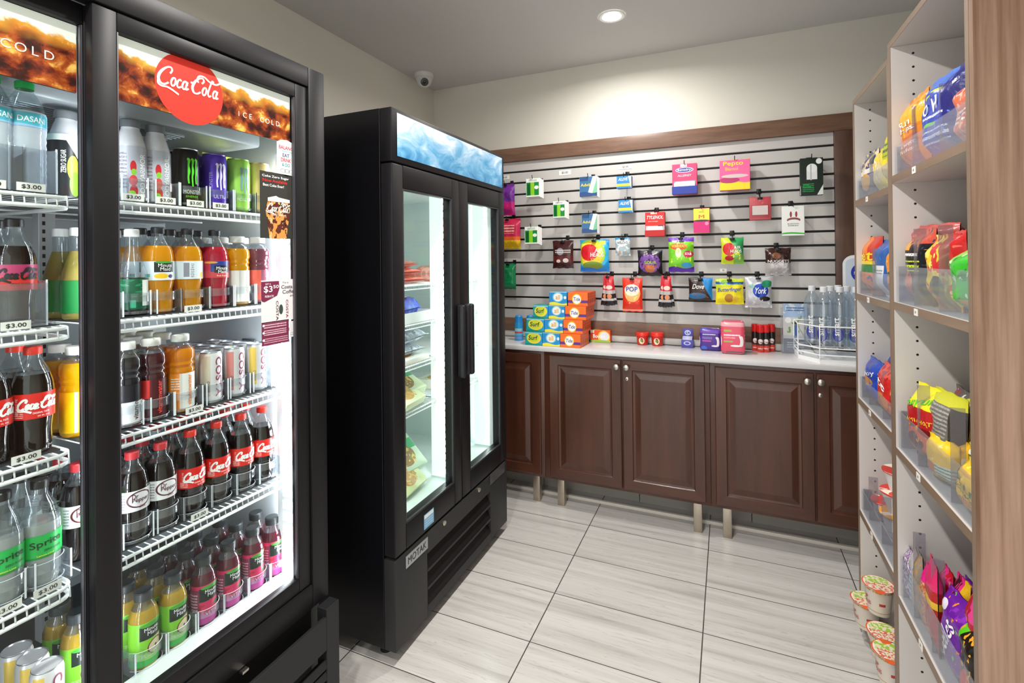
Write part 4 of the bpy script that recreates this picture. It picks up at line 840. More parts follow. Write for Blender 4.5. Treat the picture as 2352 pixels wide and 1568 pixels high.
noodle_bowl('topmost white noodle bowl with a thin red rim', 2.115, 0, SX+.092, BZ+.1540, .060, .07, '#c83a34')
noodle_bowl('red lidded noodle bowl by itself at the far end of the fourth shelf', 2.236, 0, SX+.07, BZ, .046, .065, '#e03a34')
# cup noodles stacked in a clear floor bin
CBX = SX-.0
def cup(label, px, py_top, xq, z, tilt=(0, 0)):
    p = at(px, py_top, x=xq)
    t = thing('noodle_cup', label, 'noodle cup', (xq, p.y, z), -PI/2+.1, tilt[0], tilt[1]); r = .046; h = .098
    cm = design('#e2d9cd', [('r', 0, .86, 1, .93, '#b8944a'), ('n', 30, .55, '#e2d9cd', 0, .86, 1, .93), ('r', 0, .12, 1, .15, '#c8a870'), ('r', .70, .4, .78, .5, '#c03a38')], .5)
    b = MB(); b.lathe([(r*.72, 0), (r*.74, .003), (r*.96, h*.97), (r*1.0, h)], cm, 28); mf = lambda u, v, l=0: ((r*(.74+.22*v/h)+l)*math.sin(u/r), -(r*(.74+.22*v/h)+l)*math.cos(u/r), v)
    b.text('CUP', mf, 0, h*.58, h*.13, flat('#b8242c'), bold=.05, lift=.0012); b.text('NOODLES', mf, 0, h*.40, h*.13, flat('#b8242c'), bold=.05, lift=.0012, w=.055); b.build('cup', t)
    lm = design('#e8622c', [('e', .5, .5, .47, .44, '#f2ece2'), ('e', .5, .5, .42, .39, '#e8dcc0'), ('n', 12, .52, '#d86a5a', .45, .1, .95, .9), ('n', 9, .5, '#9ac83a', .08, .15, .48, .85)], .35)
    b = MB(); n = 28; lid = [(r*1.12*math.cos(a*2*PI/n), r*1.12*math.sin(a*2*PI/n)) for a in range(n)]
    b.face([(x, y, h+.0015) for x, y in lid], lm, [(.5+x/(2.3*r), .5+y/(2.3*r)) for x, y in lid])
    b.face([(x, y, h+.0002) for x, y in lid][::-1], flat('#dcd6cc'))
    b.face([(x, y, h+.0016) for x, y in ((r*.8, -r*.75), (r*1.35, -r*.5), (r*1.3, .0), (r*1.0, r*.1))], flat('#e8622c')); b.build('lid', t, smooth=False); return t
D0 = .0605
cup('noodle cup on top of the pile at the foot of the far shelving unit', 2018, 1325, .487, D0+.1025)
cup('noodle cup at the bottom of the pile under the top one', 1990, 1395, .462, D0)
cup('noodle cup in front of the pile with its lid in full view', 2030, 1450, .476, D0)
cup('nearest noodle cup of the pile next to the partition', 2045, 1510, .471, D0)
b = MB(); t = thing('snack_bag', 'blue and clear wrapped pack lying in front of the noodle cups', 'snack', (.50, 1.905, D0), -PI/2, 0, .25)
bag_mesh(b, .08, .10, .04, design('#2a54c0', [('n', 6, .5, '#dfe4ee'), ('d', 1, 0, .6, '#e8ecf0')], crinkle=.3), 5.5); b.build('wrapper', t)

# ------------------------------------------------------------------ two door glass freezer
FX, FY0, FY1 = -1.097, 1.465, 2.44
FB = -1.90
t = thing('glass_door_freezer', 'black two door glass freezer with a blue ice picture header', 'freezer', (FX, (FY0+FY1)/2, 0)); oy = (FY0+FY1)/2; fz = t
def Bx(b, x0, x1, y0, y1, z0, z1, m, bev=0, **k): b.box(x0-FX, x1-FX, y0-oy, y1-oy, z0, z1, m, bev, **k)
b = MB()
Bx(b, FB, FX-.052, FY0, FY0+.045, .05, 2.0, BLK2, .002); Bx(b, FB, FX-.052, FY1-.045, FY1, .05, 2.0, BLK2, .002)
Bx(b, FB, FX-.052, FY0+.0455, FY1-.0455, 1.80, 2.0, BLK2, .002); Bx(b, FB, FB+.045, FY0+.0455, FY1-.0455, .05, 1.7995, BLK2)
Bx(b, FB+.0455, FX-.052, FY0+.0455, FY1-.0455, .05, .38, BLK2); b.build('cabinet', t, smooth=False)
b = MB(); g = .0465
Bx(b, FB+.046, FB+.05, FY0+g, FY1-g, .40, 1.795, LINF); Bx(b, FB+.046, FX-.056, FY0+g, FY0+g+.004, .385, 1.795, LINF); Bx(b, FB+.046, FX-.056, FY1-g-.004, FY1-g, .385, 1.795, LINF)
Bx(b, FB+.05, FX-.056, FY0+g+.004, FY1-g-.004, .385, .46, LINF); Bx(b, FB+.05, FX-.056, FY0+g+.004, FY1-g-.004, 1.77, 1.795, LINF); b.build('interior_liner', t, smooth=False)
YM = 1.9555
# header with the picture
b = MB(); Bx(b, FX-.0515, FX, FY0, FY1, 1.805, 2.0, BLK, .004); b.build('header_box', t)
def cloudmat():
    tt = NT('ice_picture'); uvn = tt.N('ShaderNodeUVMap'); mp = tt.N('ShaderNodeMapping', Vector=uvn.outputs[0]); mp.inputs['Scale'].default_value = (3.2, 1.0, 1)
    n = tt.N('ShaderNodeTexNoise', Vector=mp.outputs[0], Scale=1.9, Detail=7.0, Roughness=.62, Distortion=.8)
    sp = tt.N('ShaderNodeSeparateXYZ', Vector=uvn.outputs[0])
    k = tt.M('ADD', n.outputs[0], tt.M('MULTIPLY', tt.M('SUBTRACT', sp.outputs[1], tt.M('MULTIPLY', sp.outputs[0], .55)), .35))
    ra = tt.N('ShaderNodeValToRGB', Fac=k); e = ra.color_ramp.elements
    e[0].position = .36; e[0].color = C4('#2f78ae'); e[1].position = .80; e[1].color = C4('#dfe6f0'); e2 = ra.color_ramp.elements.new(.50); e2.color = C4('#5a9fc8'); e3 = ra.color_ramp.elements.new(.66); e3.color = C4('#9cc0dc')
    p = tt.N('ShaderNodeBsdfPrincipled', Base_Color=ra.outputs[0], Roughness=.25); tt.put(p, 'Emission Color', ra.outputs[0]); p.inputs['Emission Strength'].default_value = .04
    return tt.surf(p.outputs[0])
b = MB(); b.face([(.0012, FY0+.032-oy, 1.828), (.0012, FY1-.025-oy, 1.828), (.0012, FY1-.025-oy, 1.985), (.0012, FY0+.032-oy, 1.985)], cloudmat(), [(0, 0), (1, 0), (1, 1), (0, 1)]); b.build('header_picture', t, smooth=False)
b = MB(); Bx(b, FX-.05, FX-.012, FY0+.02, FY1-.02, 1.785, 1.805, DARK); b.build('header_gap', t, smooth=False)
for y0, y1, gl, gr, hy, lb in ((FY0, YM-.002, 1.533, 1.890, 1.93, 'left'), (YM+.002, FY1, 2.035, 2.372, 1.985, 'right')):
    z0, z1, gz0, gz1 = .385, 1.80, .478, 1.715
    b = MB(); xa, xb = FX-.0505, FX
    Bx(b, xa, xb, y0, gl, z0, z1, BLK, .006); Bx(b, xa, xb, gr, y1, z0, z1, BLK, .006); Bx(b, xa, xb-.0005, gl+.0002, gr-.0002, z0, gz0, BLK, .004); Bx(b, xa, xb-.0005, gl+.0002, gr-.0002, gz1, z1, BLK, .004)
    # inner bead round the glass
    bd = pb('glass_bead', '#37363a', .4)
    for (a, c, e, f) in ((gl, gl+.006, gz0, gz1), (gr-.006, gr, gz0, gz1), (gl+.006, gr-.006, gz0, gz0+.006), (gl+.006, gr-.006, gz1-.006, gz1)): Bx(b, FX-.012, FX-.003, a, c, e, f, bd, .001)
    dr = b.build('door', t)
    b = MB(); Bx(b, FX-.020, FX-.014, gl+.0002, gr-.0002, gz0+.0002, gz1-.0002, GLASS); b.build('glass_pane', dr, smooth=False)
    b = MB(); Bx(b, FX+.0005, FX+.032, hy-.014+.0, hy+.012, .93, 1.25, DGR, .010, seg=3); Bx(b, FX+.012, FX+.040, hy-.02 if lb == 'left' else hy+.004, hy+.0 if lb == 'left' else hy+.03, .93, 1.25, DGR, .010, seg=3); b.build('handle', dr)
# door sticker
b = MB(); q = at(985, 1196, x=FX); Bx(b, FX+.0006, FX+.0012, q.y-.035, q.y+.035, .398, .455, flat('#78b4dc'), mats={'r': design('#78b4dc', [('r', .05, .7, .95, .95, '#eef2f4'), ('l', .1, .1, .9, .6, 3, '#b8d4ea')])}); b.build('temperature_sticker', fz.children[-2] if False else fz, smooth=False)
# base with louvres
b = MB(); GY0, GY1, GZ0, GZ1 = 1.672, 2.243, .08, .292
Bx(b, FX-.0515, FX-.002, FY0, GY0, .05, .375, pb('base_grey', '#2b2b2c', .5, spec=.3), .003); Bx(b, FX-.0515, FX-.002, GY1, FY1, .05, .375, MC['base_grey'], .003)
Bx(b, FX-.0515, FX-.0025, GY0, GY1, GZ1, .375, MC['base_grey']); Bx(b, FX-.0515, FX-.0025, GY0, GY1, .05, GZ0, MC['base_grey']); b.build('base_panel', t)
b = MB()
for k in range(3):
    zc = GZ0+(GZ1-GZ0)*(k)/3
    b.face([(-.004, GY0-oy, zc+.008), (-.004, GY1-oy, zc+.008), (-.03, GY1-oy, zc+.06), (-.03, GY0-oy, zc+.06)], pb('louvre_black', '#141416', .4)); Bx(b, FX-.012, FX-.002, GY0, GY1, zc-.002, zc+.008, DGR)
Bx(b, FX-.05, FX-.035, GY0, GY1, GZ0, GZ1, DARK); b.build('louvre_grille', t, smooth=False)
for py, pz in ((1.797, .353), (2.114, .355)):
    b = MB(); b.T = Matrix.Translation((-.002, py-oy, pz)) @ Matrix.Rotation(PI/2, 4, 'Z'); b.lathe([(.011, 0), (.011, .004), (.008, .007), (.0001, .007)], CHR, 18, axis='y'); b.build('door_lock', t)
# badge
b = MB(); Bx(b, FX-.0015, FX+.0005, 1.527, 1.672, .315, .36, pb('badge_silver', '#b4b8bc', .3, .8), .0005)
b.text('MOTAK', lambda u, v, l=0: (.0006+l, 1.60-oy+u, .3375+v), 0, 0, .026, pb('badge_dark', '#2c2c34', .5), w=.12, bold=.06); b.build('maker_badge', t, smooth=False)
b = MB(); Bx(b, FX-.0015, FX+.0005, 2.235, 2.41, .325, .378, clear('tag_film', '#c8ccd0', .25, .2, .25, '#6a6c70')); b.build('clear_tag', t, smooth=False)
b = MB()
for yy in (FY0+.06, FY1-.06):
    for xx in (FX-.09, FB+.08): b.lathe([(.022, 0), (.022, .0499)], DARK, 16, (xx-FX, yy-oy, 0))
b.build('levelling_foot', t)
# LED strips
LEDF = emis('freezer_led', '#f2fff9', 24)
for yy, sgn in ((FY0+g+.02, 1), (YM, 1), (FY1-g-.02, -1)):
    b = MB(); Bx(b, FX-.15, FX-.058, yy-.018, yy+.018, .47, 1.765, pb('led_housing', '#eef4f2', .4, emit='#f2fff9', es=.5), .003); lh = b.build('led_housing', t)
    b = MB()
    for i in range(40):
        zz = .49+i*.032
        for sg in ((1, -1) if yy == YM else (sgn,)):
            xs = -.066; b.face([(xs-.014, yy-oy+sg*.0185, zz), (xs+.002, yy-oy+sg*.0185, zz), (xs+.002, yy-oy+sg*.0185, zz+.02), (xs-.014, yy-oy+sg*.0185, zz+.02)][::sg], LEDF)
        b.face([(-.1505, yy-oy-.010, zz), (-.1505, yy-oy+.010, zz), (-.1505, yy-oy+.010, zz+.012), (-.1505, yy-oy-.010, zz+.012)][::-1], LEDF)
    b.build('led_strip', lh, smooth=False)
FZS = [1.345, 1.18, 1.01, .82]
for (ya, yb_) in ((FY0+g+.006, YM-.012), (YM+.012, FY1-g-.006)):
    for z in FZS:
        if ya > YM and z == 0: continue
        b = MB(); x1 = FX-.125; x0 = FB+.06
        b.tube([(x1-FX, ya-oy, z-.004), (x1-FX, yb_-oy, z-.004)], .0035, WPT, 6); b.tube([(x1-FX, ya-oy, z-.02), (x1-FX, yb_-oy, z-.02)], .003, WPT, 6)
        for i in range(26):
            yy = ya+.006+(yb_-ya-.012)*i/25; b.tube([(x1-FX+.001, yy-oy, z-.02), (x1-FX, yy-oy, z), (x0-FX, yy-oy, z)], .0016, WPT, 4)
        for xx in (x0+.01, (x0+x1)/2): b.tube([(xx-FX, ya-oy, z-.004), (xx-FX, yb_-oy, z-.004)], .003, WPT, 5)
        b.build('wire_shelf', t, smooth=False)
b = MB()
for yy in (FY0+g+.006, FY1-g-.008): Bx(b, FX-.23, FX-.215, yy-.001, yy+.004, .55, 1.6, pb('pilaster_grey', '#aab0b0', .35, .6))
b.build('shelf_pilaster', t, smooth=False)
# frozen goods
def flatpack(name, cat, label, x, y, z, w, l, d, base, layers, texts=(), rz=0.0, ry=0.0, kind='bag', metal=0.0, side='#e8e4d8'):
    m_ = design(base, layers, .35, metal, crinkle=.35 if kind == 'bag' else 0)
    root = thing(name, label, cat, (x, y, z), rz, 0, ry)
    b = MB(); b.T = Matrix.Translation((0, -l/2, d/2)) @ Matrix.Rotation(-PI/2, 4, 'X')
    SEED[0] += 1
    if kind == 'bag': mf = bag_mesh(b, w, l, d, m_, SEED[0]*.7); put_texts(b, texts, mf, w, l)
    else:
        b.box(-w/2, w/2, -d/2, d/2, 0, l, flat(side), .003, mats={'f': m_}); put_texts(b, texts, FLAT(-d/2), w, l)
    b.build('wrapper' if kind == 'bag' else 'carton', root); return root
FRX = FX-.235
sal = ('#ea8a78', [('n', 6, .56, '#f4b4a4'), ('r', 0, .0, 1, .08, '#d8604c')])
ysh = 1.82
for k, lb in enumerate(('bottom', 'middle', 'top')):
    flatpack('frozen_bag', 'frozen food', f'salmon pink frozen food bag, {lb} of the stack on the upper freezer shelf', FRX-.005*k, ysh-.015*k, FZS[0]+.0025+.034*k, .22, .17, .032, *sal, rz=PI/2+.1*k)
flatpack('frozen_bag', 'frozen food', 'salmon pink frozen food bag seen through the right freezer door', FRX, 2.10, FZS[0]+.0025, .2, .16, .07, *sal, rz=PI/2)
b = MB(); t = thing('ice_cream_tray', 'open white tray holding the blue bags on the second freezer shelf', 'tray', (FRX, ysh-.01, FZS[1]+.0025)); wt = flat('#eceeee')
b.box(-.11, .11, -.11, .11, 0, .002, wt); b.box(.108, .11, -.11, .11, .002, .045, wt); b.box(-.11, -.108, -.11, .11, .002, .06, wt); b.box(-.108, .108, .108, .11, .002, .045, wt); b.box(-.108, .108, -.11, -.108, .002, .045, wt); b.build('tray', t, smooth=False)
for k, (dy, lb) in enumerate(((-.055, 'nearer'), (.05, 'farther'))):
    flatpack('frozen_bag', 'frozen food', f'blue frozen treat bag, {lb} one in the white tray', FRX, ysh-.01+dy, FZS[1]+.005, .18, .095, .10, '#2a4ac8', [('n', 6, .58, '#4a8ae0'), ('e', .5, .5, .14, .2, '#e8eef6'), ('n', 9, .66, '#1a2a8a')], rz=PI/2+.2*k)
for k, (dy, dz, lb) in enumerate(((-.05, 0, 'lower'), (.03, .052, 'upper'))):
    flatpack('frozen_bag', 'frozen food', f'clear and grey frozen food bag, {lb} one on the third freezer shelf', FRX, ysh+dy*.6, FZS[2]+.0265+dz, .21, .17, .05, '#b4bcc8', [('n', 5, .52, '#dfe4ea'), ('n', 8, .6, '#8a94a8'), ('l', .25, .3, .75, .5, 3, '#4a4a5a')], rz=PI/2+.15*k)
flatpack('frozen_box', 'frozen food', 'flat white and orange box under the grey bags on the third freezer shelf', FRX+.01, ysh-.03, FZS[2]+.0025, .20, .2, .022, '#f0eee8', [('e', .4, .4, .4, .2, '#e8a83c')], kind='box', rz=PI/2, metal=0)
meal = lambda a: [('e', .42, .45, .38, .34, a), ('n', 9, .55, '#d8b45a', .1, .15, .75, .8), ('n', 12, .62, '#6a8a3a', .1, .15, .8, .8), ('r', .72, .55, .98, .9, '#3f9a68')]
def lean(k, z0, dy, c, lb, a, hh=.52):
    r_ = flatpack('frozen_meal_box', 'frozen food', lb, FRX+.035-.052*k, ysh-.01+dy, z0+.085*math.sin(hh)+.006+(.024 if hh < .5 else .047)*k, .165, .17, .036, c, meal(a), rz=PI/2+(.10, -.12, .06, -.08, .1)[k], kind='box', side=c)
    r_.rotation_euler[0] = hh
for k, (dy, c, a, lb) in enumerate(((-.05, '#d9e0b4', '#c89a50', 'front meal box leaning on the fourth freezer shelf'), (.03, '#c9d6b0', '#8a6a3a', 'second meal box leaning on the fourth freezer shelf'))):
    lean(k, FZS[3]+.002, dy, c, lb, a, .45)
for k, (dy, c, a, lb) in enumerate(((-.04, '#cdd8a0', '#b88a48', 'front meal box leaning on the freezer floor'), (.035, '#b4c8b0', '#8a6a3a', 'second meal box leaning on the freezer floor'), (-.02, '#c2d4b8', '#c8a050', 'third meal box leaning on the freezer floor'), (.04, '#a9bfa4', '#6a5a34', 'rearmost meal box leaning on the freezer floor'))):
    lean(k, .4602, dy, c, lb, a, .7)
flatpack('frozen_meal_box', 'frozen food', 'pale green meal box lying flat across the leaning ones', FRX-.13, ysh, .735, .15, .16, .035, '#c8d8c0', meal('#8a7a3a'), rz=PI/2+.2, kind='box', side='#b8ccae')
flatpack('frozen_meal_box', 'frozen food', 'meal box glimpsed behind the freezer door handle on the fourth shelf', FRX, 2.13, FZS[3]+.0025, .15, .13, .05, '#d8d8c0', meal('#a8884a'), rz=PI/2, kind='box')

# ------------------------------------------------------------------ glass door drinks cooler
KX, KY0, KY1 = -1.16, -.02, 1.208
KB = -1.90; KM0, KM1 = .585, .630           # stile between the two doors
t = thing('beverage_cooler', 'large black glass door drinks cooler with a red disc sign, nearest on the left', 'cooler', (KX, (KY0+KY1)/2, 0)); ky = (KY0+KY1)/2; kc = t
def Kx(b, x0, x1, y0, y1, z0, z1, m, bev=0, **k): b.box(x0-KX, x1-KX, y0-ky, y1-ky, z0, z1, m, bev, **k)
b = MB(); xb = KX-.04
Kx(b, KB, xb, KY0, KY0+.05, .04, 2.038, BLK2, .002); Kx(b, KB, xb, KY1-.05, KY1, .04, 2.038, BLK2, .002)
Kx(b, KB, xb, KY0+.0505, KY1-.0505, 1.985, 2.038, BLK2); Kx(b, KB, KB+.04, KY0+.0505, KY1-.0505, .04, 1.9845, BLK2); Kx(b, KB+.0405, xb, KY0+.0505, KY1-.0505, .04, .36, BLK2); b.build('cabinet', t, smooth=False)
b = MB(); g = .0515
Kx(b, KB+.041, KB+.045, KY0+g, KY1-g, .365, 1.98, LIN); Kx(b, KB+.041, xb-.002, KY0+g, KY0+g+.004, .365, 1.98, LIN); Kx(b, KB+.041, xb-.002, KY1-g-.004, KY1-g, .365, 1.98, LIN)
Kx(b, KB+.045, xb-.002, KY0+g+.004, KY1-g-.004, .365, .488, LIN); Kx(b, KB+.045, xb-.002, KY0+g+.004, KY1-g-.004, 1.955, 1.98, LIN); b.build('interior_liner', t, smooth=False)
# ribbed evaporator cover under the ceiling
b = MB()
Kx(b, KB+.046, KX-.16, KY0+.1, KY1-.1, 1.80, 1.95, pb('evap_cover', '#c4cbd0', .35, .2), .01)
for i in range(22): Kx(b, KX-.60+i*.018, KX-.592+i*.018, .45, KY1-.3, 1.794, 1.80, pb('evap_rib', '#8e979e', .4, .3), .002)
b.build('evaporator_cover', t)
# outer front frame
b = MB(); xo = KX
for y0, y1, z0, z1 in ((KY0, KY0+.062, .403, 2.038), (KY1-.064, KY1, .403, 2.038)): Kx(b, xb, xo, y0, y1, z0, z1, BLK, .004)
Kx(b, xb, xo-.0005, KY0+.062, KY1-.064, 1.978, 2.0375, BLK, .003); Kx(b, xb, xo-.0005, KY0+.062, KY1-.064, .4035, .474, BLK, .003)
b.build('front_frame', t)
# doors: right one in front, left one slid behind it
GZ0_, GZ1_ = .517, 1.935
def kdoor(y0, y1, gy0, gy1, xf, lbl):
    b = MB(); xa = xf-.026; z0, z1 = .476, 1.976
    Kx(b, xa, xf, y0, gy0, z0, z1, BLK, .003); Kx(b, xa, xf, gy1, y1, z0, z1, BLK, .003); Kx(b, xa, xf-.0004, gy0, gy1, z0, GZ0_, BLK, .002); Kx(b, xa, xf-.0004, gy0, gy1, GZ1_, z1, BLK, .002)
    for (a, c, e, f) in ((gy0, gy0+.004, GZ0_, GZ1_), (gy1-.004, gy1, GZ0_, GZ1_)): Kx(b, xf-.012, xf-.002, a, c, e, f, pb('seal_grey', '#4a4950', .4), .001)
    d_ = b.build('door', kc); d_['label'] = lbl
    b = MB(); Kx(b, xf-.016, xf-.012, gy0+.0002, gy1-.0002, GZ0_+.0002, GZ1_-.0002, GLASS); b.build('glass_pane', d_, smooth=False)
    return d_
XR = KX-.006; XL = KX-.036
dR = kdoor(KM0, 1.142, KM1, 1.098, XR, 'front sliding door on the right with stickers'); dL = kdoor(.045, .620, .075, .585, XL-.0, 'sliding door on the left')
# cola picture sign (backlit)
def colamat():
    tt = NT('cola_and_ice_picture'); uvn = tt.N('ShaderNodeUVMap'); sp = tt.N('ShaderNodeSeparateXYZ', Vector=uvn.outputs[0])
    mp = tt.N('ShaderNodeMapping', Vector=uvn.outputs[0]); mp.inputs['Scale'].default_value = (4, 1.3, 1)
    n1_ = tt.N('ShaderNodeTexNoise', Vector=mp.outputs[0], Scale=3.2, Detail=8.0, Roughness=.72, Distortion=.5)
    n2_ = tt.N('ShaderNodeTexVoronoi', Vector=mp.outputs[0], Scale=3.4); n3_ = tt.N('ShaderNodeTexNoise', Vector=mp.outputs[0], Scale=1.6, Detail=3.0)
    k = tt.M('ADD', tt.M('MULTIPLY', n1_.outputs[0], .9), tt.M('MULTIPLY', n2_.outputs[0], .32))
    ra = tt.N('ShaderNodeValToRGB', Fac=k); e = ra.color_ramp.elements
    e[0].position = .40; e[0].color = C4('#1c0c0a'); e[1].position = .84; e[1].color = C4('#f0b85a')
    for p_, c_ in ((.51, '#3f150e'), (.60, '#7c2a14'), (.71, '#ae541f')): q_ = ra.color_ramp.elements.new(p_); q_.color = C4(c_)
    edge = tt.M('ADD', tt.M('MULTIPLY', n3_.outputs[0], .5), tt.M('MULTIPLY', n1_.outputs[0], .22)); d_ = tt.M('SUBTRACT', sp.outputs[1], tt.M('ADD', edge, .38))
    f1_ = tt.M('MINIMUM', tt.M('MAXIMUM', tt.M('MULTIPLY', tt.M('ADD', d_, .14), 6.0), 0), 1); f2_ = tt.M('MINIMUM', tt.M('MAXIMUM', tt.M('MULTIPLY', d_, 26.0), 0), 1)
    c = tt.mix(tt.M('MULTIPLY', f1_, .75), ra.outputs[0], C4('#e8a236')); c = tt.mix(f2_, c, C4('#e4e2d8'))
    p = tt.N('ShaderNodeBsdfPrincipled', Base_Color=c, Roughness=.3); tt.put(p, 'Emission Color', c); p.inputs['Emission Strength'].default_value = .5
    return tt.surf(p.outputs[0])
CM = colamat()
def Ymap(x, yc, zc): return lambda u, v, l=0: (x-KX+l, yc-ky+u, zc+v)
SZ0, SZ1 = 1.797, 1.934
EW = pb('lit_sign_white', '#f6f4ee', .4, emit='#f6f4ee', es=.45); ER = pb('lit_sign_red', '#f2382c', .4, emit='#f2382c', es=.30)
def sign(d_, xs, y0, y1, words):
    b = MB(); b.face([(xs-KX, y0-ky, SZ0), (xs-KX, y1-ky, SZ0), (xs-KX, y1-ky, SZ1), (xs-KX, y0-ky, SZ1)], CM, [(0, 0), (1, 0), (1, 1), (0, 1)]); Kx(b, xs-.006, xs-.0005, y0, y1, SZ0, SZ1, pb('sign_back', '#3a3a3c', .5))
    words(b, xs); b.build('header_sign', d_, smooth=False)
xs = XR-.0175
def wordsR(b, xs):
    mp = Ymap(xs+.0006, .797, 1.866)
    dc = [(.083*math.cos(a*PI/32), .0835*math.sin(a*PI/32)) for a in range(64)]
    b.shape([(u, max(-.0835, min(SZ1-1.866, v))) for u, v in dc], mp, ER); b.script(mp, -.002, .012, .150, EW, lift=.0012)
    for i, ch in enumerate('ICE COLD'): b.text(ch, Ymap(xs+.0006, .925+i*.0178, 1.842+i*.0004), 0, 0, .0135, EW, bold=-.005)
sign(dR, xs, KM1+.004, 1.094, wordsR)
def wordsL(b, xs):
    for i, ch in enumerate('ICE COLD'): b.text(ch, Ymap(xs+.0006, .386+i*.0215, 1.857), 0, 0, .0165, EW, bold=-.005)
    mp = Ymap(xs+.0006, .25, 1.866); b.shape([(.083*math.cos(a*PI/24), max(-.0685, min(.0675, .083*math.sin(a*PI/24)))) for a in range(48)], mp, ER); b.script(mp, -.002, .012, .150, EW, lift=.0012)
sign(dL, XL-.0175, .079, .581, wordsL)
# stickers on the right door glass
def sticker(nm, px, base, layers, texts, shape=None, extra=None):
    x0, y0, x1, y1 = px; X_ = XR-.0112; yc0 = at(x0, (y0+y1)/2, x=X_).y; yc1 = at(x1, (y0+y1)/2, x=X_).y; xm = (x0+x1)/2; zt = at(xm, y0, x=X_).z; zb = at(xm, y1, x=X_).z
    w_, h_ = yc1-yc0, zt-zb; b = MB(); m_ = design(base, layers, .5); mp = Ymap(X_, (yc0+yc1)/2, zb)
    P = shape or [(0, 0), (1, 0), (1, 1), (0, 1)]
    b.face([mp((u-.5)*w_, v*h_) for u, v in P], m_, P); put_texts(b, texts, mp, w_, h_, .0005)
    if extra: extra(b, mp, w_, h_)
    b.build(nm, dR, smooth=False)
sticker('slogan_sticker', (636, 322, 681, 405), '#e4ecec', [('ring', .3, .14, .13, .055, '#4a4a50'), ('ring', .5, .14, .13, .055, '#4a4a50'), ('ring', .72, .14, .13, .055, '#4a4a50')],
        [('BALANCE', .5, .78, .10, '#c8324a', {'w': .8}), ('WHAT YOU', .5, .68, .04, '#5ab0a8', {'w': .5}), ('EAT', .45, .57, .10, '#4a4a80', {'w': .34}), ('DRINK', .45, .44, .10, '#d03a50', {'w': .5}), ('& DO', .45, .31, .09, '#3fa0a0', {'w': .4})],
        [(0, .1), (.25, .02), (.5, 0), (.8, .04), (1, .14), (1, .84), (.8, .95), (.5, 1), (.2, .97), (0, .9)])
def glass_(b, mp, w_, h_):
    b.shape([((u-.5)*w_, v*h_) for u, v in ((.24, 0), (.70, 0), (.74, .2), (.82, .42), (.78, .56), (.20, .56), (.14, .42), (.20, .2))], lambda u, v, l=0: mp(u, v, .0003), design('#5a2c22', [('n', 4, .5, '#d8944a'), ('n', 6, .6, '#f0c08a'), ('n', 5, .63, '#2c1410')]))
    b.shape([((u-.5)*w_, v*h_) for u, v in ((.20, .56), (.80, .56), (.80, .61), (.5, .63), (.42, .65), (.20, .61))], lambda u, v, l=0: mp(u, v, .0004), flat('#ece8e0'))
    b.script(mp, 0-.01*w_, .46*h_, .62*w_, flat('#efe6dc'), lift=.0007)
sticker('promo_poster', (597, 398, 681, 548), '#35352f', [('r', 0, 0, 1, 1, '#33332e')], [('Coke Zero Sugar', .42, .93, .045, '#ffffff', {'w': .72, 'bold': .04}), ('Now Available', .40, .87, .045, '#e03028', {'w': .66, 'bold': .04}), ('Best Coke Ever?', .36, .80, .04, '#ffffff', {'w': .56, 'bold': .04}), ('ZERO SUGAR', .5, .36, .025, '#f0e4d8', {'w': .4})], extra=glass_)
mar = '#7c2a4c'
def pie(b, mp, w_, h_):
    b.shape([(-.5*w_, .97*h_), (-.5*w_, .55*h_)]+[((-.5+.30-.30*math.cos(a*PI/20))*w_*1.0+.0, (.55-.06*math.sin(a*PI/10))*h_) for a in range(1, 6)]+[(-.10*w_, .62*h_), (-.04*w_, .78*h_), (-.05*w_, .97*h_)], lambda u, v, l=0: mp(u, v, .0002), flat(mar))
sticker('coffee_offer_sticker', (600, 642, 687, 737), '#ece8ea', [('e', .50, .28, .055, .12, '#3a4a44')], [('GET A', .17, .91, .04, '#f4e8ee', {'w': .14, 'lift': .0006}), ('$3', .17, .78, .17, '#ffffff', {'w': .22, 'bold': .06, 'lift': .0006}), ('50', .37, .84, .08, '#ffffff', {'w': .14, 'bold': .04, 'lift': .0006}), ('REBATE', .2, .62, .05, '#f4e8ee', {'w': .22, 'lift': .0006}),
        ('Try a', .62, .92, .05, '#7a7478', {'w': .16}), ('Costa', .66, .82, .09, '#5c5458', {'w': .3}), ('Coffee', .72, .70, .09, '#5c5458', {'w': .36}), ('on Us', .84, .60, .06, '#7a7478', {'w': .2}),
        ('COSTA', .40, .26, .07, '#4a3038', {'w': .42, 'rot': -PI/2, 'bold': .05}), ('COSTA', .66, .28, .07, mar, {'w': .40, 'rot': -PI/2, 'bold': .05})], extra=pie)
sticker('coffee_terms_sticker', (601, 737, 664, 790), mar, [('l', .08, .74, .9, .95, 2, '#e8c8d4'), ('l', .08, .40, .9, .66, 3, '#e8c8d4'), ('l', .08, .06, .95, .32, 3, '#d8a8b8'), ('e', .07, .86, .04, .05, '#ffffff'), ('e', .07, .55, .04, .05, '#ffffff'), ('e', .07, .24, .04, .05, '#ffffff')], [])
sticker('blank_offer_panel', (664.5, 736, 689, 772), '#e6e2e6', [('l', .1, .05, .9, .3, 2, '#b4a8b4')], [])
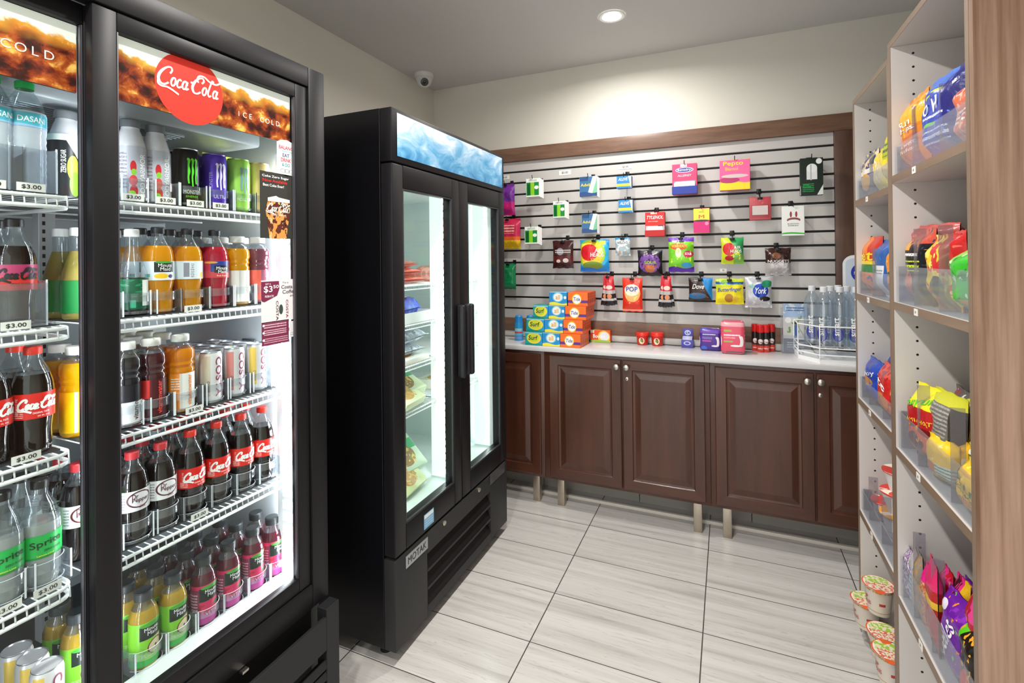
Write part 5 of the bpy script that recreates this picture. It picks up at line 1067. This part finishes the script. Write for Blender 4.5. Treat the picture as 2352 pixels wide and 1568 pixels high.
# base grille
BXF = KX+.036
b = MB(); bg = pb('cooler_base_grey', '#212123', .5, spec=.3); BT = .396
Kx(b, KX-.002, BXF, 1.161, 1.213, .04, BT, bg, .002); Kx(b, KX-.002, BXF, KY0, KY0+.05, .04, BT, bg, .002)
Kx(b, BXF-.012, BXF-.0006, KY0+.05, 1.161, .275, BT-.022, bg, .001); Kx(b, KX-.03, KX-.026, KY0+.05, 1.16, .04, BT, DARK)
for i in range(7):
    zz = .245-i*.034; y0, y1 = KY0+.05, 1.161
    b.face([(BXF-KX, y0-ky, zz-.024), (BXF-KX, y1-ky, zz-.024), (BXF-KX-.004, y1-ky, zz), (BXF-KX-.004, y0-ky, zz)], bg); b.face([(BXF-KX-.004, y0-ky, zz), (BXF-KX-.004, y1-ky, zz), (BXF-KX-.02, y1-ky, zz-.004), (BXF-KX-.02, y0-ky, zz-.004)], bg)
b.build('base_grille', t, smooth=False)
b = MB(); q = at(582, 1512, x=BXF); Kx(b, KX-.0004, KX+.012, q.y-.012, q.y+.006, .396, .402, CHR); b.build('latch', t, smooth=False)
b = MB()
for yy in (KY0+.08, KY1-.08):
    for xx in (KX-.09, KB+.08): b.lathe([(.022, 0), (.022, .0399)], DARK, 16, (xx-KX, yy-ky, 0))
b.build('levelling_foot', t)
# inside: pilasters, LED strips
b = MB(); pm = pb('pilaster_zinc', '#c2c7ca', .35, .3)
ppx = at(102, 700, x=-1.62).y
Kx(b, -1.635, -1.605, ppx-.018, ppx+.018, .49, 1.79, pm, .002)
for i in range(60): Kx(b, -1.6049, -1.6044, ppx-.010, ppx-.004, .52+i*.021, .530+i*.021, DARK)
b.build('centre_pilaster', t, smooth=False)
LEDK = emis('cooler_led', '#f6f8ff', 32)
for yy, sides in ((KY1-g-.022, (-1,)), (KY0+g+.022, (1,))):
    b = MB(); Kx(b, xb-.075, xb-.004, yy-.016, yy+.016, .50, 1.78, pb('led_carrier', '#e6eaee', .35, emit='#f4f6ff', es=.35), .003); lh = b.build('led_carrier', t)
    b = MB()
    for i in range(34):
        zz = .515+i*.0368
        for sg in sides: b.face([(xb-.052-KX, yy+sg*.0165-ky, zz), (xb-.014-KX, yy+sg*.0165-ky, zz), (xb-.014-KX, yy+sg*.0165-ky, zz+.024), (xb-.052-KX, yy+sg*.0165-ky, zz+.024)][::sg], LEDK)
        b.face([(xb-.0755-KX, yy-.013-ky, zz), (xb-.0755-KX, yy+.013-ky, zz), (xb-.0755-KX, yy+.013-ky, zz+.03), (xb-.0755-KX, yy-.013-ky, zz+.03)][::-1], LEDK)
    b.build('led_strip', lh, smooth=False)
b = MB(); Kx(b, xb-.030, xb-.006, .612, .640, .50, 1.78, MC['led_carrier'], .002); lh = b.build('led_carrier', t)
b = MB()
for i in range(34):
    zz = .515+i*.0368; b.face([(xb-.0305-KX, .616-ky, zz), (xb-.0305-KX, .636-ky, zz), (xb-.0305-KX, .636-ky, zz+.03), (xb-.0305-KX, .616-ky, zz+.03)][::-1], emis('cooler_led_centre', '#f6f8ff', 34))
b.build('led_strip', lh, smooth=False)
# shelves
KS = [1.590, 1.325, 1.070, .800]; KFL = .489; SFX = -1.235
def kshelf(y0, y1, z, prices):
    b = MB(); xf = SFX; xr = -1.83
    if y0 < .3:   # left section: rounded far corner
        rr = .03; arc = [(xf-rr+rr*math.sin(a*PI/12), y1-rr+rr*math.cos(a*PI/12)) for a in range(0, 7)][::-1]
        path = [(xf, y0)]+arc+[(xr, y1)]
    else: path = [(xf, y0), (xf, y1)]
    for dz, r_ in ((-.006, .0038), (-.026, .0042)): b.tube([(a-KX, c-ky, z+dz) for a, c in path], r_, WPT, 8)
    n = int((y1-y0)/.0165)
    for i in range(n):
        yy = y0+.008+(y1-y0-.016)*i/(n-1); b.tube([(xf-KX+.002, yy-ky, z-.026), (xf-KX-.001, yy-ky, z-.003), (xr-KX, yy-ky, z-.003)], .0016, WPT, 4)
    for xx in (-1.40, -1.6, -1.8): b.tube([(xx-KX, y0-ky, z-.009), (xx-KX, y1-ky, z-.009)], .003, WPT, 5)
    sh = b.build('shelf', kc, smooth=False)
    b = MB(); Kx(b, -1.80, xf-.022, y0+.01, y1-.012, z-.0008, z+.002, pb('glide_mat', '#26292b', .5)); b.build('glide_mat', sh, smooth=False)
    for yy in prices:
        b = MB(); b.box(xf-.004-KX, xf-.0025-KX, yy-.022-ky, yy+.022-ky, z+.001, z+.017, PRICE); b.text('$3.00', lambda u, v, l=0: (xf-.0025-KX+l, yy+u-ky, z+.009+v), 0, 0, .009, INK, w=.03); b.build('price_tag', sh, smooth=False)
def ydr(px, py=600): return at(px, py, x=SFX).y
PRR = [[ydr(310), ydr(385), ydr(452), ydr(510)], [ydr(445)], [ydr(446)], [ydr(456)]]
PLL = [[ydr(75), ydr(-20)], [ydr(38)], [ydr(60)], [ydr(107), ydr(12)]]
for z, pr, pl in zip(KS, PRR, PLL):
    kshelf(.602, KY1-g-.045, z, pr); kshelf(KY0+g+.01, .582, z, pl)
b = MB(); Kx(b, SFX-.03, SFX+.03, KY0+g+.006, KY1-g-.006, .4885, .502, pb('floor_sill_white', '#e4e8ea', .3), .002); b.build('floor_sill', t)
b = MB(); Kx(b, -1.80, SFX-.031, KY0+g+.01, KY1-g-.012, .4885, .4905, MC['glide_mat']); b.build('floor_glide_mat', t, smooth=False)

# ---- drinks
DARKL = pb('cola_liquid', '#120806', .06, coat=.8); DARKW = pb('dark_wine_liquid', '#3a0a14', .08, coat=.8)
RIDGE = lambda c: pb('cap_'+c, c, .35)
def bottle(name, label, prof, fill, liq, capc, capr, caph, h, lab=None, extra=None, capneck=0.0, body=None):
    """prof: [(r,z)...] outline, fill: liquid height, lab: (z0,z1,material,texts,r)"""
    t = thing(name, label, 'can' if name == 'drink_can' else 'bottle')
    b = MB(); mats = []
    pr = []
    for i in range(len(prof)):
        pr.append(prof[i])
        if i+1 < len(prof) and prof[i][1] < fill < prof[i+1][1]:
            k = (fill-prof[i][1])/(prof[i+1][1]-prof[i][1]); pr.append((prof[i][0]+(prof[i+1][0]-prof[i][0])*k, fill))
    for i in range(len(pr)-1): mats.append(liq if pr[i+1][1] <= fill+1e-6 else (body or PET))
    b.lathe(pr, liq, 22, mats=mats, cap=True)
    if fill < prof[-1][1]: 
        rf = [p for p in pr if abs(p[1]-fill) < 1e-6]
        if rf: b.lathe([(.0001, fill-.0004), (rf[0][0]-.0008, fill-.0004)], liq, 18, cap=False)
    b.build('bottle', t)
    zt = prof[-1][1]
    b = MB(); cm = RIDGE(capc)
    b.lathe([(capr*.98, zt-.001), (capr, zt+.002), (capr, zt+caph*.85), (capr*.88, zt+caph), (.0001, zt+caph)], cm, 22, cap=False)
    for i in range(20):
        a = i*PI/10; b.box(-.0004, .0004, -capr-.0006, -capr+.0004, zt+.003, zt+caph*.8, cm) if False else None
    b.build('cap', t)
    if lab:
        z0, z1, m_, tx, r = lab
        b = MB(); b.lathe([(r, z0), (r, z1)], m_, 28, cap=False)
        mf = lambda u, v, l=0: CYL(r)(u, v+z0, l)
        W = 2*PI*r
        for T_ in tx:
            s_, u, v, th, c = T_[:5]; k = dict(T_[5]) if len(T_) > 5 else {}
            k.setdefault('lift', .0007); k.setdefault('bold', .03)
            if k.pop('script', False): b.script(mf, u, v, k['w'], flat(c), lift=.0007); continue
            b.text(s_, mf, u, v, th, flat(c), **k)
        b.build('label', t)
    if extra: extra(t)
    return t
K_ = {}
cokeprof = [(.024, 0), (.0275, .004), (.029, .02), (.0285, .045), (.0300, .062), (.0318, .08), (.0325, .095), (.0325, .128), (.031, .142), (.026, .160), (.018, .177), (.0125, .190), (.0125, .197)]
wl = lambda r0: [('Coca', 0, 0, 0, 0)]
labc = design('#e2231c', [('r', .28, .1, .34, .9, '#f0dcd8')], .35); labc2 = design('#e2231c', [('l', .30, .06, .39, .35, 4, '#f6d8d4')], .35)
K_['cola'] = bottle('drink_bottle', 'cola', cokeprof, .158, DARKL, '#e0301f', .0145, .015, .212, (.072, .122, labc2, [('', .002, .028, 0, '#ffffff', {'script': True, 'w': .068}), ('ORIGINAL TASTE', .004, .0115, .0035, '#ffffff', {'w': .026}), ('RECYCLE ME', -.034, .025, .0045, '#f6d8d4', {'w': .034, 'rot': PI/2}), ('20 FL OZ', .008, .005, .0025, '#ffffff', {'w': .02})], .0331))
K_['zero'] = bottle('drink_bottle', 'zero', cokeprof, .158, DARKL, '#17151a', .0145, .015, .212, (.072, .122, design('#e0302a', [('r', 0, .55, 1, 1, '#b8386a')], .35), [('', .002, .030, 0, '#1a1216', {'script': True, 'w': .068}), ('ZERO SUGAR', .004, .012, .004, '#1a1216', {'w': .03})], .0331))
spprof = [(.026, 0), (.029, .004), (.031, .02), (.031, .05), (.0325, .065), (.0325, .115), (.031, .132), (.0235, .160), (.0135, .182), (.0130, .195)]
K_['sprite'] = bottle('drink_bottle', 'sprite', spprof, .128, pb('clear_soda', '#aab2b0', .06, coat=.7, trans=.35), '#1b1b1e', .0145, .015, .21, (.062, .108, design('#1fae4e', [('r', 0, 0, 1, .08, '#128a3c')], .35), [('Sprite', .002, .028, .017, '#123a20', {'w': .052, 'bold': .06, 'rot': .08}), ('ZERO SUGAR', .012, .0145, .004, '#123a20', {'w': .03}), ('Lemon-Lime', .0, .006, .004, '#d8f03c', {'w': .026})], .0331))
dpprof = [(.026, 0), (.030, .004), (.032, .02), (.032, .055), (.0325, .066), (.0325, .118), (.032, .135), (.026, .160), (.0135, .178), (.0130, .19)]
K_['pepper'] = bottle('drink_bottle', 'pepper', dpprof, .162, DARKL, '#c8323a', .0145, .016, .206, (.075, .122, design('#e6e6ea', [('ring', .5, .55, .13, .40, '#5a2028'), ('l', .30, .1, .36, .9, 6, '#8a8a94')], .35), [('Dr', -.010, .034, .011, '#5a1c28', {'w': .012, 'bold': .05}), ('Pepper', .002, .024, .012, '#5a1c28', {'w': .036, 'bold': .05}), ('diet', .004, .009, .006, '#7a2a34', {'w': .014})], .0331))
mmprof = [(.025, 0), (.029, .004), (.0305, .03), (.029, .058), (.0325, .075), (.0335, .09), (.0335, .132), (.031, .152), (.022, .172), (.0135, .186), (.0130, .195)]
mml = lambda b_, bx, sub, subc: (.080, .126, design(b_, [('r', .40, .42, .61, .97, '#1c1c22'), ('w', .03, .01, sub, 8), ('e', .50, .96, .09, .07, '#4aa03a'), ('e', .47, .22, .07, .14, subc), ('e', .57, .2, .03, .1, '#4a3a5a'), ('r', .30, .18, .36, .34, '#5ab0a0')], .35), [('Minute', .002, .036, .0085, '#ffffff', {'w': .030, 'bold': .06}), ('Maid', .002, .027, .0085, '#ffffff', {'w': .022, 'bold': .06})], .0341)
K_['mango'] = bottle('drink_bottle', 'mango', mmprof, .164, juice('mango_juice', '#f0a40c'), '#26262a', .0145, .015, .21, mml('#dfe6ee', 1, '#dfe6ee', '#f0c020'))
K_['barcode'] = bottle('drink_bottle', 'barcode', mmprof, .164, MC['mango_juice'], '#26262a', .0145, .015, .21, (.080, .126, design('#dfe8f0', [('r', .39, .12, .45, .9, '#8a8a98'), ('l', .46, .1, .50, .9, 8, '#6a6a78'), ('e', .78, .5, .06, .12, '#c8d8f0'), ('e', .60, .2, .03, .18, '#f0b82a')], .35), [('Minute', .05, .030, .008, '#7a8ab8', {'w': .026})], .0341))
K_['punch'] = bottle('drink_bottle', 'punch', mmprof, .164, juice('punch_juice', '#b81c34', .3), '#26262a', .0145, .015, .21, (.080, .126, design('#c83a3c', [('r', 0, .42, 1, 1, '#c02a3a'), ('r', .38, .35, .66, .98, '#2a3a8c'), ('r', .42, .3, .62, .72, '#1c1c22'), ('e', .38, .9, .08, .06, '#e8a02a')], .35), [('Minute', .003, .026, .0085, '#ffffff', {'w': .030, 'bold': .06}), ('Maid', .003, .0165, .0085, '#ffffff', {'w': .022, 'bold': .06}), ('Fruit Punch', .002, .006, .004, '#ffe0d8', {'w': .026})], .0341))
vprof = [(.027, 0), (.030, .004), (.0305, .012), (.0305, .1), (.0315, .106), (.0285, .113), (.0315, .120), (.0290, .127), (.0325, .136), (.0315, .152), (.024, .168), (.0185, .174), (.0185, .178)]
def vit(nm, liq, side, ink, wmat='#eceae6'):
    return bottle('drink_bottle', nm, vprof, .160, liq, '#f0eeea', .0205, .017, .196, (.01, .098, design(side, [('r', .47, 0, .75, 1, wmat), ('l', .34, .55, .46, .9, 5, wmat), ('r', .44, .0, .47, 1, '#d8d4d0')], .4), [('vitaminwater', .011, .045, .011, ink, {'w': .078, 'rot': PI/2, 'bold': .04})], .0311))
K_['vorange'] = vit('vorange', juice('orange_drink', '#f49a14'), '#ee8a1c', '#f0861c')
K_['vred'] = bottle('drink_bottle', 'vred', vprof, .160, DARKW, '#f0eeea', .0205, .017, .196, (.01, .098, design('#4a0d18', [('r', .30, .5, .44, 1, '#d8302c'), ('r', .44, 0, .46, 1, '#6a1a24')], .35), [('vitaminwater', .009, .045, .011, '#f2524a', {'w': .078, 'rot': PI/2, 'bold': .05})], .0311))
K_['vblack'] = bottle('drink_bottle', 'vblack', vprof, .160, pb('dark_drink', '#16141c', .06, coat=.8), '#f0eeea', .0205, .017, .196, (.01, .098, design('#e8e8ec', [('r', 0, .55, 1, 1, '#1c1a22'), ('r', .0, 0, .3, 1, '#2a2830')], .35), [('vitaminwater', .013, .045, .011, '#2a2a30', {'w': .078, 'rot': PI/2, 'bold': .05})], .0311))
K_['vwhite'] = vit('vwhite', juice('pale_yellow_drink', '#f6b414'), '#f4f0ea', '#e0b07a', '#f4f0ec')
K_['vyellow'] = vit('vyellow', juice('yellow_drink', '#e8b000'), '#e8b400', '#3a3410', '#e8b400')
K_['vpink'] = bottle('drink_bottle', 'vpink', vprof, .160, juice('pink_drink', '#8a4a5c', .4), '#f0eeea', .0205, .017, .196, (.01, .098, design('#e8604c', [('r', .46, 0, .75, 1, '#9a5468')], .35), [('vitaminwater', .009, .045, .011, '#f4e0e4', {'w': .078, 'rot': PI/2, 'bold': .04})], .0311))
tprof = [(.026, 0), (.029, .004), (.0305, .02), (.0305, .085), (.029, .10), (.022, .125), (.0145, .150), (.0135, .185)]
K_['tea'] = bottle('drink_bottle', 'tea', tprof, .088, pb('dark_tea', '#1c0c08', .06, coat=.8), '#f2f0ee', .0150, .017, .205, (.015, .086, design('#0e5a3c', [('r', .55, .1, .8, .95, '#e8ece8'), ('n', 8, .6, '#2a8a5c', .3, .4, .55, 1), ('r', .42, .05, .48, .3, '#4ab08a')], .35), [], .0311))
K_['lemontea'] = bottle('drink_bottle', 'lemontea', tprof, .150, juice('lemon_tea', '#a89a50', .4), '#f2f0ee', .0150, .017, .205, (.015, .086, design('#1f7a3c', [('r', .52, .0, .8, 1, '#d8dcd4')], .35), [], .0311))
aprof = [(.026, 0), (.0285, .004), (.030, .012), (.030, .022), (.0285, .028), (.0285, .10), (.030, .106), (.030, .118), (.025, .136), (.018, .150), (.0175, .158)]
def small(nm, liq, lm, tx): return bottle('drink_bottle', nm, aprof, .138, liq, '#33373a', .0195, .019, .178, (.012, .112, lm, tx, .0302))
mmt = [('Minute', .002, .083, .0085, '#ffffff', {'w': .030, 'bold': .06}), ('Maid', .004, .073, .0085, '#ffffff', {'w': .022, 'bold': .06})]
K_['apple'] = small('apple', juice('apple_juice', '#c9a63a', .4), design('#7fc832', [('r', .38, .60, .66, .93, '#1d2a22'), ('e', .52, .93, .14, .05, '#4aa03a'), ('e', .56, .40, .09, .16, '#d9c9a4'), ('e', .60, .50, .05, .10, '#d9c9a4'), ('e', .56, .38, .015, .03, '#4a3420'), ('ring', .56, .38, .10, .18, '#7a3a2a'), ('w', .16, .03, '#35b04a', 9), ('l', .38, .20, .7, .3, 3, '#c8e8a8')], .3), mmt)
K_['berry'] = small('berry', juice('berry_juice', '#5a1a2c', .2), design('#d42e62', [('r', .36, .58, .68, .93, '#1d2a22'), ('e', .52, .93, .14, .05, '#4aa03a'), ('n', 6, .6, '#c01a2c', 0, .3, 1, .6), ('e', .60, .44, .06, .05, '#3a7a3a'), ('w', .28, .03, '#b8308c', 9), ('r', .0, .0, .36, .9, '#8a3a5a'), ('l', .1, .2, .34, .8, 8, '#d8b8c8')], .3), mmt+[('VIT C', .004, .026, .009, '#f4d8ec', {'w': .034})])
cprof = [(.027, 0), (.0305, .004), (.0315, .02), (.0315, .12), (.0305, .130), (.030, .134), (.021, .165), (.0185, .170), (.0185, .176)]
K_['core'] = bottle('drink_bottle', 'core', cprof, .175, pb('white_drink_bottle', '#d9d8de', .25), '#6a6c72', .0205, .018, .194, (.004, .128, design('#b9b9c4', [('e', .50, .62, .03, .11, '#c82830'), ('e', .505, .52, .025, .06, '#8ac83a'), ('e', .50, .36, .04, .1, '#d84a4a'), ('e', .505, .16, .04, .12, '#b83a3a'), ('e', .49, .10, .035, .07, '#7ac02a'), ('r', .60, 0, .75, 1, '#a8a8b4'), ('l', .33, .2, .44, .9, 10, '#8a7a8c')], .35), [('BODYARMOR', .019, .058, .012, '#f6f6f8', {'w': .10, 'rot': PI/2, 'bold': .06})], .0322))
K_['lime'] = bottle('drink_bottle', 'lime', cprof, .175, MC['white_drink_bottle'], '#85878c', .0205, .018, .194, (.004, .138, design('#1a1c1e', [('d', 1, .35, .78, '#e6ece4'), ('e', .52, .46, .05, .2, '#b4e03a'), ('e', .54, .2, .05, .2, '#7ac02a'), ('r', 0, .9, 1, 1, '#e6ece4')], .35), [('ZERO SUGAR', -.012, .075, .009, '#e8ece8', {'w': .05, 'rot': PI/2, 'bold': .05})], .0322))
dprof = [(.026, 0), (.0315, .004), (.0325, .02)]
for i in range(7): dprof += [(.0315, .028+i*.014), (.0328, .035+i*.014)]
dprof += [(.0328, .155), (.030, .168), (.020, .192), (.0135, .203), (.0130, .208)]
K_['dasani'] = bottle('drink_bottle', 'dasani', dprof, .160, clear('cold_water', '#eef4fb', .16, .08, .62, '#e6eefa'), '#1fb45a', .0150, .014, .222, (.128, .156, design('#4fb8cc', [('w', .2, .06, '#9cc8f0', 8), ('d', 1, .4, 1.0, '#7cc8dc')], .3), [('DASANI', .002, .015, .011, '#f2fafc', {'w': .044, 'bold': .03})], .0333))
def can(nm, r, h, m_, tx, lidc='#c8ccd2', extra=None):
    t = thing('drink_can', nm, 'can'); b = MB()
    b.lathe([(r*.8, 0), (r*.86, .003), (r, .012), (r, h-.012), (r*.90, h-.003)], m_, 28); b.build('can_body', t)
    b = MB(); al = pb('aluminium_'+lidc, lidc, .3, .9)
    b.lathe([(r*.90, h-.003), (r*.93, h-.001), (r*.91, h), (r*.88, h-.001), (r*.85, h-.006), (.0001, h-.006)], al, 28, cap=False)
    b.tube([(.011*math.cos(a*PI/6)*.75, .002+.011*math.sin(a*PI/6), h-.0045) for a in range(12)], .0012, al, 5, close=True); b.lathe([(.003, h-.006), (.003, h-.004), (.0001, h-.004)], al, 10, cap=False)
    b.build('lid', t)
    if tx or extra:
        b = MB(); mf = CYL(r)
        for T_ in tx:
            s_, u, v, th, c = T_[:5]; k = dict(T_[5]) if len(T_) > 5 else {}
            k.setdefault('lift', .0006); k.setdefault('bold', .04); b.text(s_, mf, u, v, th, flat(c), **k)
        if extra: extra(b, mf)
        b.build('print', t)
    return t
def claw(col):
    def f(b, mf):
        for dx, L_ in ((-.009, .9), (0, 1.0), (.009, .9)):
            b.ribbon([(dx-.003, .122, .006), (dx+.001, .119, .006), (dx, .105, .004), (dx+.001, .09, .006), (dx-.0005, .075, .003), (dx+.0008, .122-.07*L_, .001)], mf, flat(col))
    return f
K_['mblack'] = can('m', .0305, .150, pb('can_black', '#121416', .25, .5), [('MONSTER', 0, .038, .010, '#e8f0e8', {'w': .04}), ('ENERGY', 0, .026, .005, '#58c02a', {'w': .03})], '#d4d6da', claw('#58d426'))
K_['mpurple'] = can('m', .0305, .150, pb('can_purple', '#5a3ac0', .25, .4), [('ULTRA', 0, .034, .010, '#d8ccf4', {'w': .034}), ('MONSTER', -.024, .075, .008, '#b8a8e8', {'w': .05, 'rot': PI/2})], '#8a6ae0', claw('#e4dcf4'))
K_['mgreen'] = can('m', .0305, .150, pb('can_lime', '#a6e05c', .3, .3), [('MONSTER', 0, .034, .009, '#e4f4d0', {'w': .04})], '#bce87c', claw('#7c9ab0'))
K_['mpeach'] = can('m', .0305, .150, pb('can_peach', '#f0d08a', .3, .3), [('MONSTER', 0, .034, .009, '#c8b8d8', {'w': .04})], '#f4c8a8', claw('#b8a8d0'))
def costa(c): return can('c', .0270, .136, design('#e2e0e2', [('r', .30, .15, .42, .95, c)], .3, .2), [('COSTA', .008, .07, .018, '#8c2a50', {'w': .105, 'rot': -PI/2, 'bold': .09}), ('COFFEE', -.018, .045, .006, '#6a5a60', {'w': .03, 'rot': -PI/2})], '#b8bcc4')
K_['ctan'] = costa('#d2c8b4'); K_['cpink'] = costa('#e08a84'); K_['cyellow'] = costa('#ecc85a')
for r_ in K_.values(): r_['_proto'] = 1
DESC = dict(cola='red-labelled cola bottle with a red cap', zero='cola bottle with red-black label and black cap', sprite='clear soda bottle with bright green label', pepper='dark soda bottle with white label, red cap',
  mango='yellow juice bottle, black box on pale label', barcode='yellow juice bottle turned to its barcode', punch='red punch bottle with blue-black label', vorange='orange drink bottle with a white cap', vred='dark red drink bottle with red vertical letters',
  vblack='black drink bottle, white cap and lower label', vwhite='yellow drink bottle with a white label', vyellow='all yellow drink bottle with a white cap', vpink='pinkish drink bottle with red label patch', tea='dark tea bottle, green label, white cap', lemontea='pale lemon tea bottle with green-white label',
  apple='small juice bottle, light green pear label', berry='small juice bottle, magenta label, dark cap', core='white sports drink bottle with fruit pictures', lime='black-white sports drink bottle with lime pictures', dasani='ribbed water bottle, green cap, blue label',
  mblack='black energy drink can with green claw marks', mpurple='purple energy drink can with pale claw marks', mgreen='lime green energy drink can', mpeach='peach coloured energy drink can', ctan='white coffee can with tan side stripe', cpink='white coffee can with pink side stripe', cyellow='white coffee can with yellow side stripe')
RAD = {k: .0335 for k in K_}; RAD.update(ctan=.0275, cpink=.0275, cyellow=.0275, mblack=.031, mpurple=.031, mgreen=.031, mpeach=.031)
used = set()
SN = ['top shelf', 'second shelf', 'third shelf', 'fourth shelf', 'floor']
ORD = ['front', 'second from front', 'third from front', 'rearmost']
XF = -1.29
def lane(kind, px, py, si, sec, n, pos, guard=True, rot=0.0, tall=False, x=XF, wide=None):
    z = (KS+[KFL+.002])[si]+.0025; y = at(px, py, x=x).y; r = RAD[kind]
    for k in range(n):
        loc = (x-k*(2*r+.003), y+random.uniform(-.001, .001)*k, z)
        lb = f'{DESC[kind]}, {ORD[k]}, {pos} lane, {sec} {SN[si]}'
        if kind not in used: o = K_[kind]; used.add(kind); o.location = loc; o.rotation_euler[2] = PI/2+rot
        else: o = dup(K_[kind], loc, PI/2+rot+random.uniform(-.25, .25)*(k > 0))
        o['label'] = lb; o['group'] = DESC[kind]+'s on the '+SN[si]
    if guard:
        t = thing('bottle_guard', f'clear plastic lane guard on the {pos} lane, {sec} {SN[si]} of the drinks cooler', 'shelf guard', (x, y, z), PI/2, group='clear lane guards in the drinks cooler')
        rr = r+.0015; hh = .085 if tall else .052
        b = MB()
        if tall: b.box(-rr-.001, rr+.001, -rr-.003, -rr-.001, 0, hh, GRD, .0008)
        else:
            for z0, z1 in ((hh-.020, hh), (.004, .010)):
                P = [(rr*math.sin(a), -rr*math.cos(a)-.0005) for a in [(-1.35+2.7*i/14) for i in range(15)]]
                for i in range(14):
                    a, c = P[i], P[i+1]; a2 = (a[0]*1.05, a[1]*1.05); c2 = (c[0]*1.05, c[1]*1.05)
                    b.face([(*a2, z0), (*c2, z0), (*c2, z1), (*a2, z1)], GRD); b.face([(*a, z0), (*a2, z0), (*a2, z1), (*a, z1)], GRD) if i == 0 else None
                    b.face([(*a2, z1), (*c2, z1), (*c, z1), (*a, z1)], pb('guard_edge', '#eef2f6', .1, spec=.9))
        b.build('front_band', t)
        b = MB()
        for sx in (-1, 1): b.box(sx*(rr+.0004), sx*(rr+.0028), -rr*.9, .05, 0, hh+.004, GRD, .0006); b.box(sx*(rr+.0003), sx*(rr+.0030), -rr*.9-.002, -rr*.9, 0, hh+.006, MC.get('guard_edge') or GRD)
        b.build('side_fin', t)
R_ = 'right'; L_ = 'left'
pn = ['the far left', 'second', 'third', 'fourth', 'fifth', 'the far right']
for (kind, px, py, n), p_ in zip((('lime', 152, 370, 1), ('lime', 186, 365, 1), ('core', 300, 380, 2), ('core', 357, 390, 2), ('mblack', 427, 400, 2), ('mpurple', 492, 410, 2), ('mgreen', 547, 415, 2), ('mpeach', 594, 420, 2)), ['first', 'second', 'third', 'fourth', 'fifth', 'sixth', 'seventh', 'eighth']):
    lane(kind, px, py, 0, R_, n, p_, rot=-.35 if kind == 'core' else (-.1 if kind[0] == 'm' else -.2), x=XF if px > 250 else XF-.05, guard=px > 250)
for (kind, px, py, n), p_ in zip((('lemontea', 180, 640, 2), ('tea', 303, 630, 3), ('mango', 363, 630, 3), ('barcode', 431, 625, 3), ('punch', 493, 620, 3), ('vwhite', 545, 620, 3), ('vpink', 592, 620, 3)), ['first', 'second', 'third', 'fourth', 'fifth', 'sixth', 'seventh']):
    lane(kind, px, py, 1, R_, n, p_, rot=-.15, x=XF if px > 250 else XF-.04, guard=px > 250)
for (kind, px, py, n), p_ in zip((('vyellow', 178, 900, 2), ('vblack', 288, 885, 3), ('vred', 347, 870, 4), ('vorange', 414, 855, 4), ('ctan', 484, 850, 4), ('cpink', 537, 840, 4), ('cyellow', 588, 830, 4)), ['first', 'second', 'third', 'fourth', 'fifth', 'sixth', 'seventh']):
    lane(kind, px, py, 2, R_, n, p_, rot=-.25 if kind[0] == 'v' else -.15, x=XF if px > 250 else XF-.04, guard=px > 250)
for (kind, px, py, n), p_ in zip((('pepper', 180, 1150, 3), ('pepper', 304, 1120, 3), ('pepper', 369, 1100, 3), ('cola', 437, 1080, 4), ('cola', 497, 1055, 4), ('cola', 553, 1030, 4), ('cola', 602, 1010, 4)), ['first', 'second', 'third', 'fourth', 'fifth', 'sixth', 'seventh']):
    lane(kind, px, py, 3, R_, n, p_, rot=-.05, x=XF if px > 250 else XF-.04, guard=px > 250)
for (kind, px, py, n), p_ in zip((('apple', 178, 1450, 2), ('apple', 330, 1430, 3), ('apple', 397, 1390, 3), ('berry', 467, 1345, 3), ('berry', 524, 1305, 3), ('berry', 580, 1270, 3), ('berry', 625, 1240, 2)), ['first', 'second', 'third', 'fourth', 'fifth', 'sixth', 'seventh']):
    lane(kind, px, py, 4, R_, n, p_, rot=-.05, x=XF if px > 250 else XF-.06, guard=px > 250)
lane('dasani', 57, 330, 0, L_, 2, 'rightmost', tall=True, rot=-.1); lane('dasani', -22, 330, 0, L_, 1, 'next', tall=True)
lane('zero', 33, 640, 1, L_, 2, 'rightmost', tall=True, rot=-.2); 
lane('cola', 76, 930, 2, L_, 2, 'rightmost', guard=False, rot=-.15); lane('cola', -26, 930, 2, L_, 1, 'next', guard=False)
lane('sprite', 92, 1230, 3, L_, 2, 'rightmost', rot=-.15); lane('sprite', 4, 1260, 3, L_, 1, 'next', rot=-.15)
lane('cyellow', 108, 1560, 4, L_, 3, 'rightmost', guard=False, rot=-.05)
# yellow carton at the top right of the cooler, beside the round disc sticker
p0 = at(625, 350, x=-1.45)
product('drink_carton', 'carton', 'pale yellow drinks carton at the back right of the top shelf', .10, .19, .1, 'box', design('#e8ee6a', [('r', .2, .4, .6, .8, '#d4dc2c')]), [], (-1.50, 1.06, KS[0]+.003), PI/2, side=flat('#f0f2b0'))
# grey fixture on the liner of the third shelf
b = MB(); Kx(b, -1.46, -1.40, KY1-g-.012, KY1-g-.0045, 1.12, 1.20, pb('thermometer_grey', '#4a4e54', .3), .006); b.build('wall_thermometer', kc)
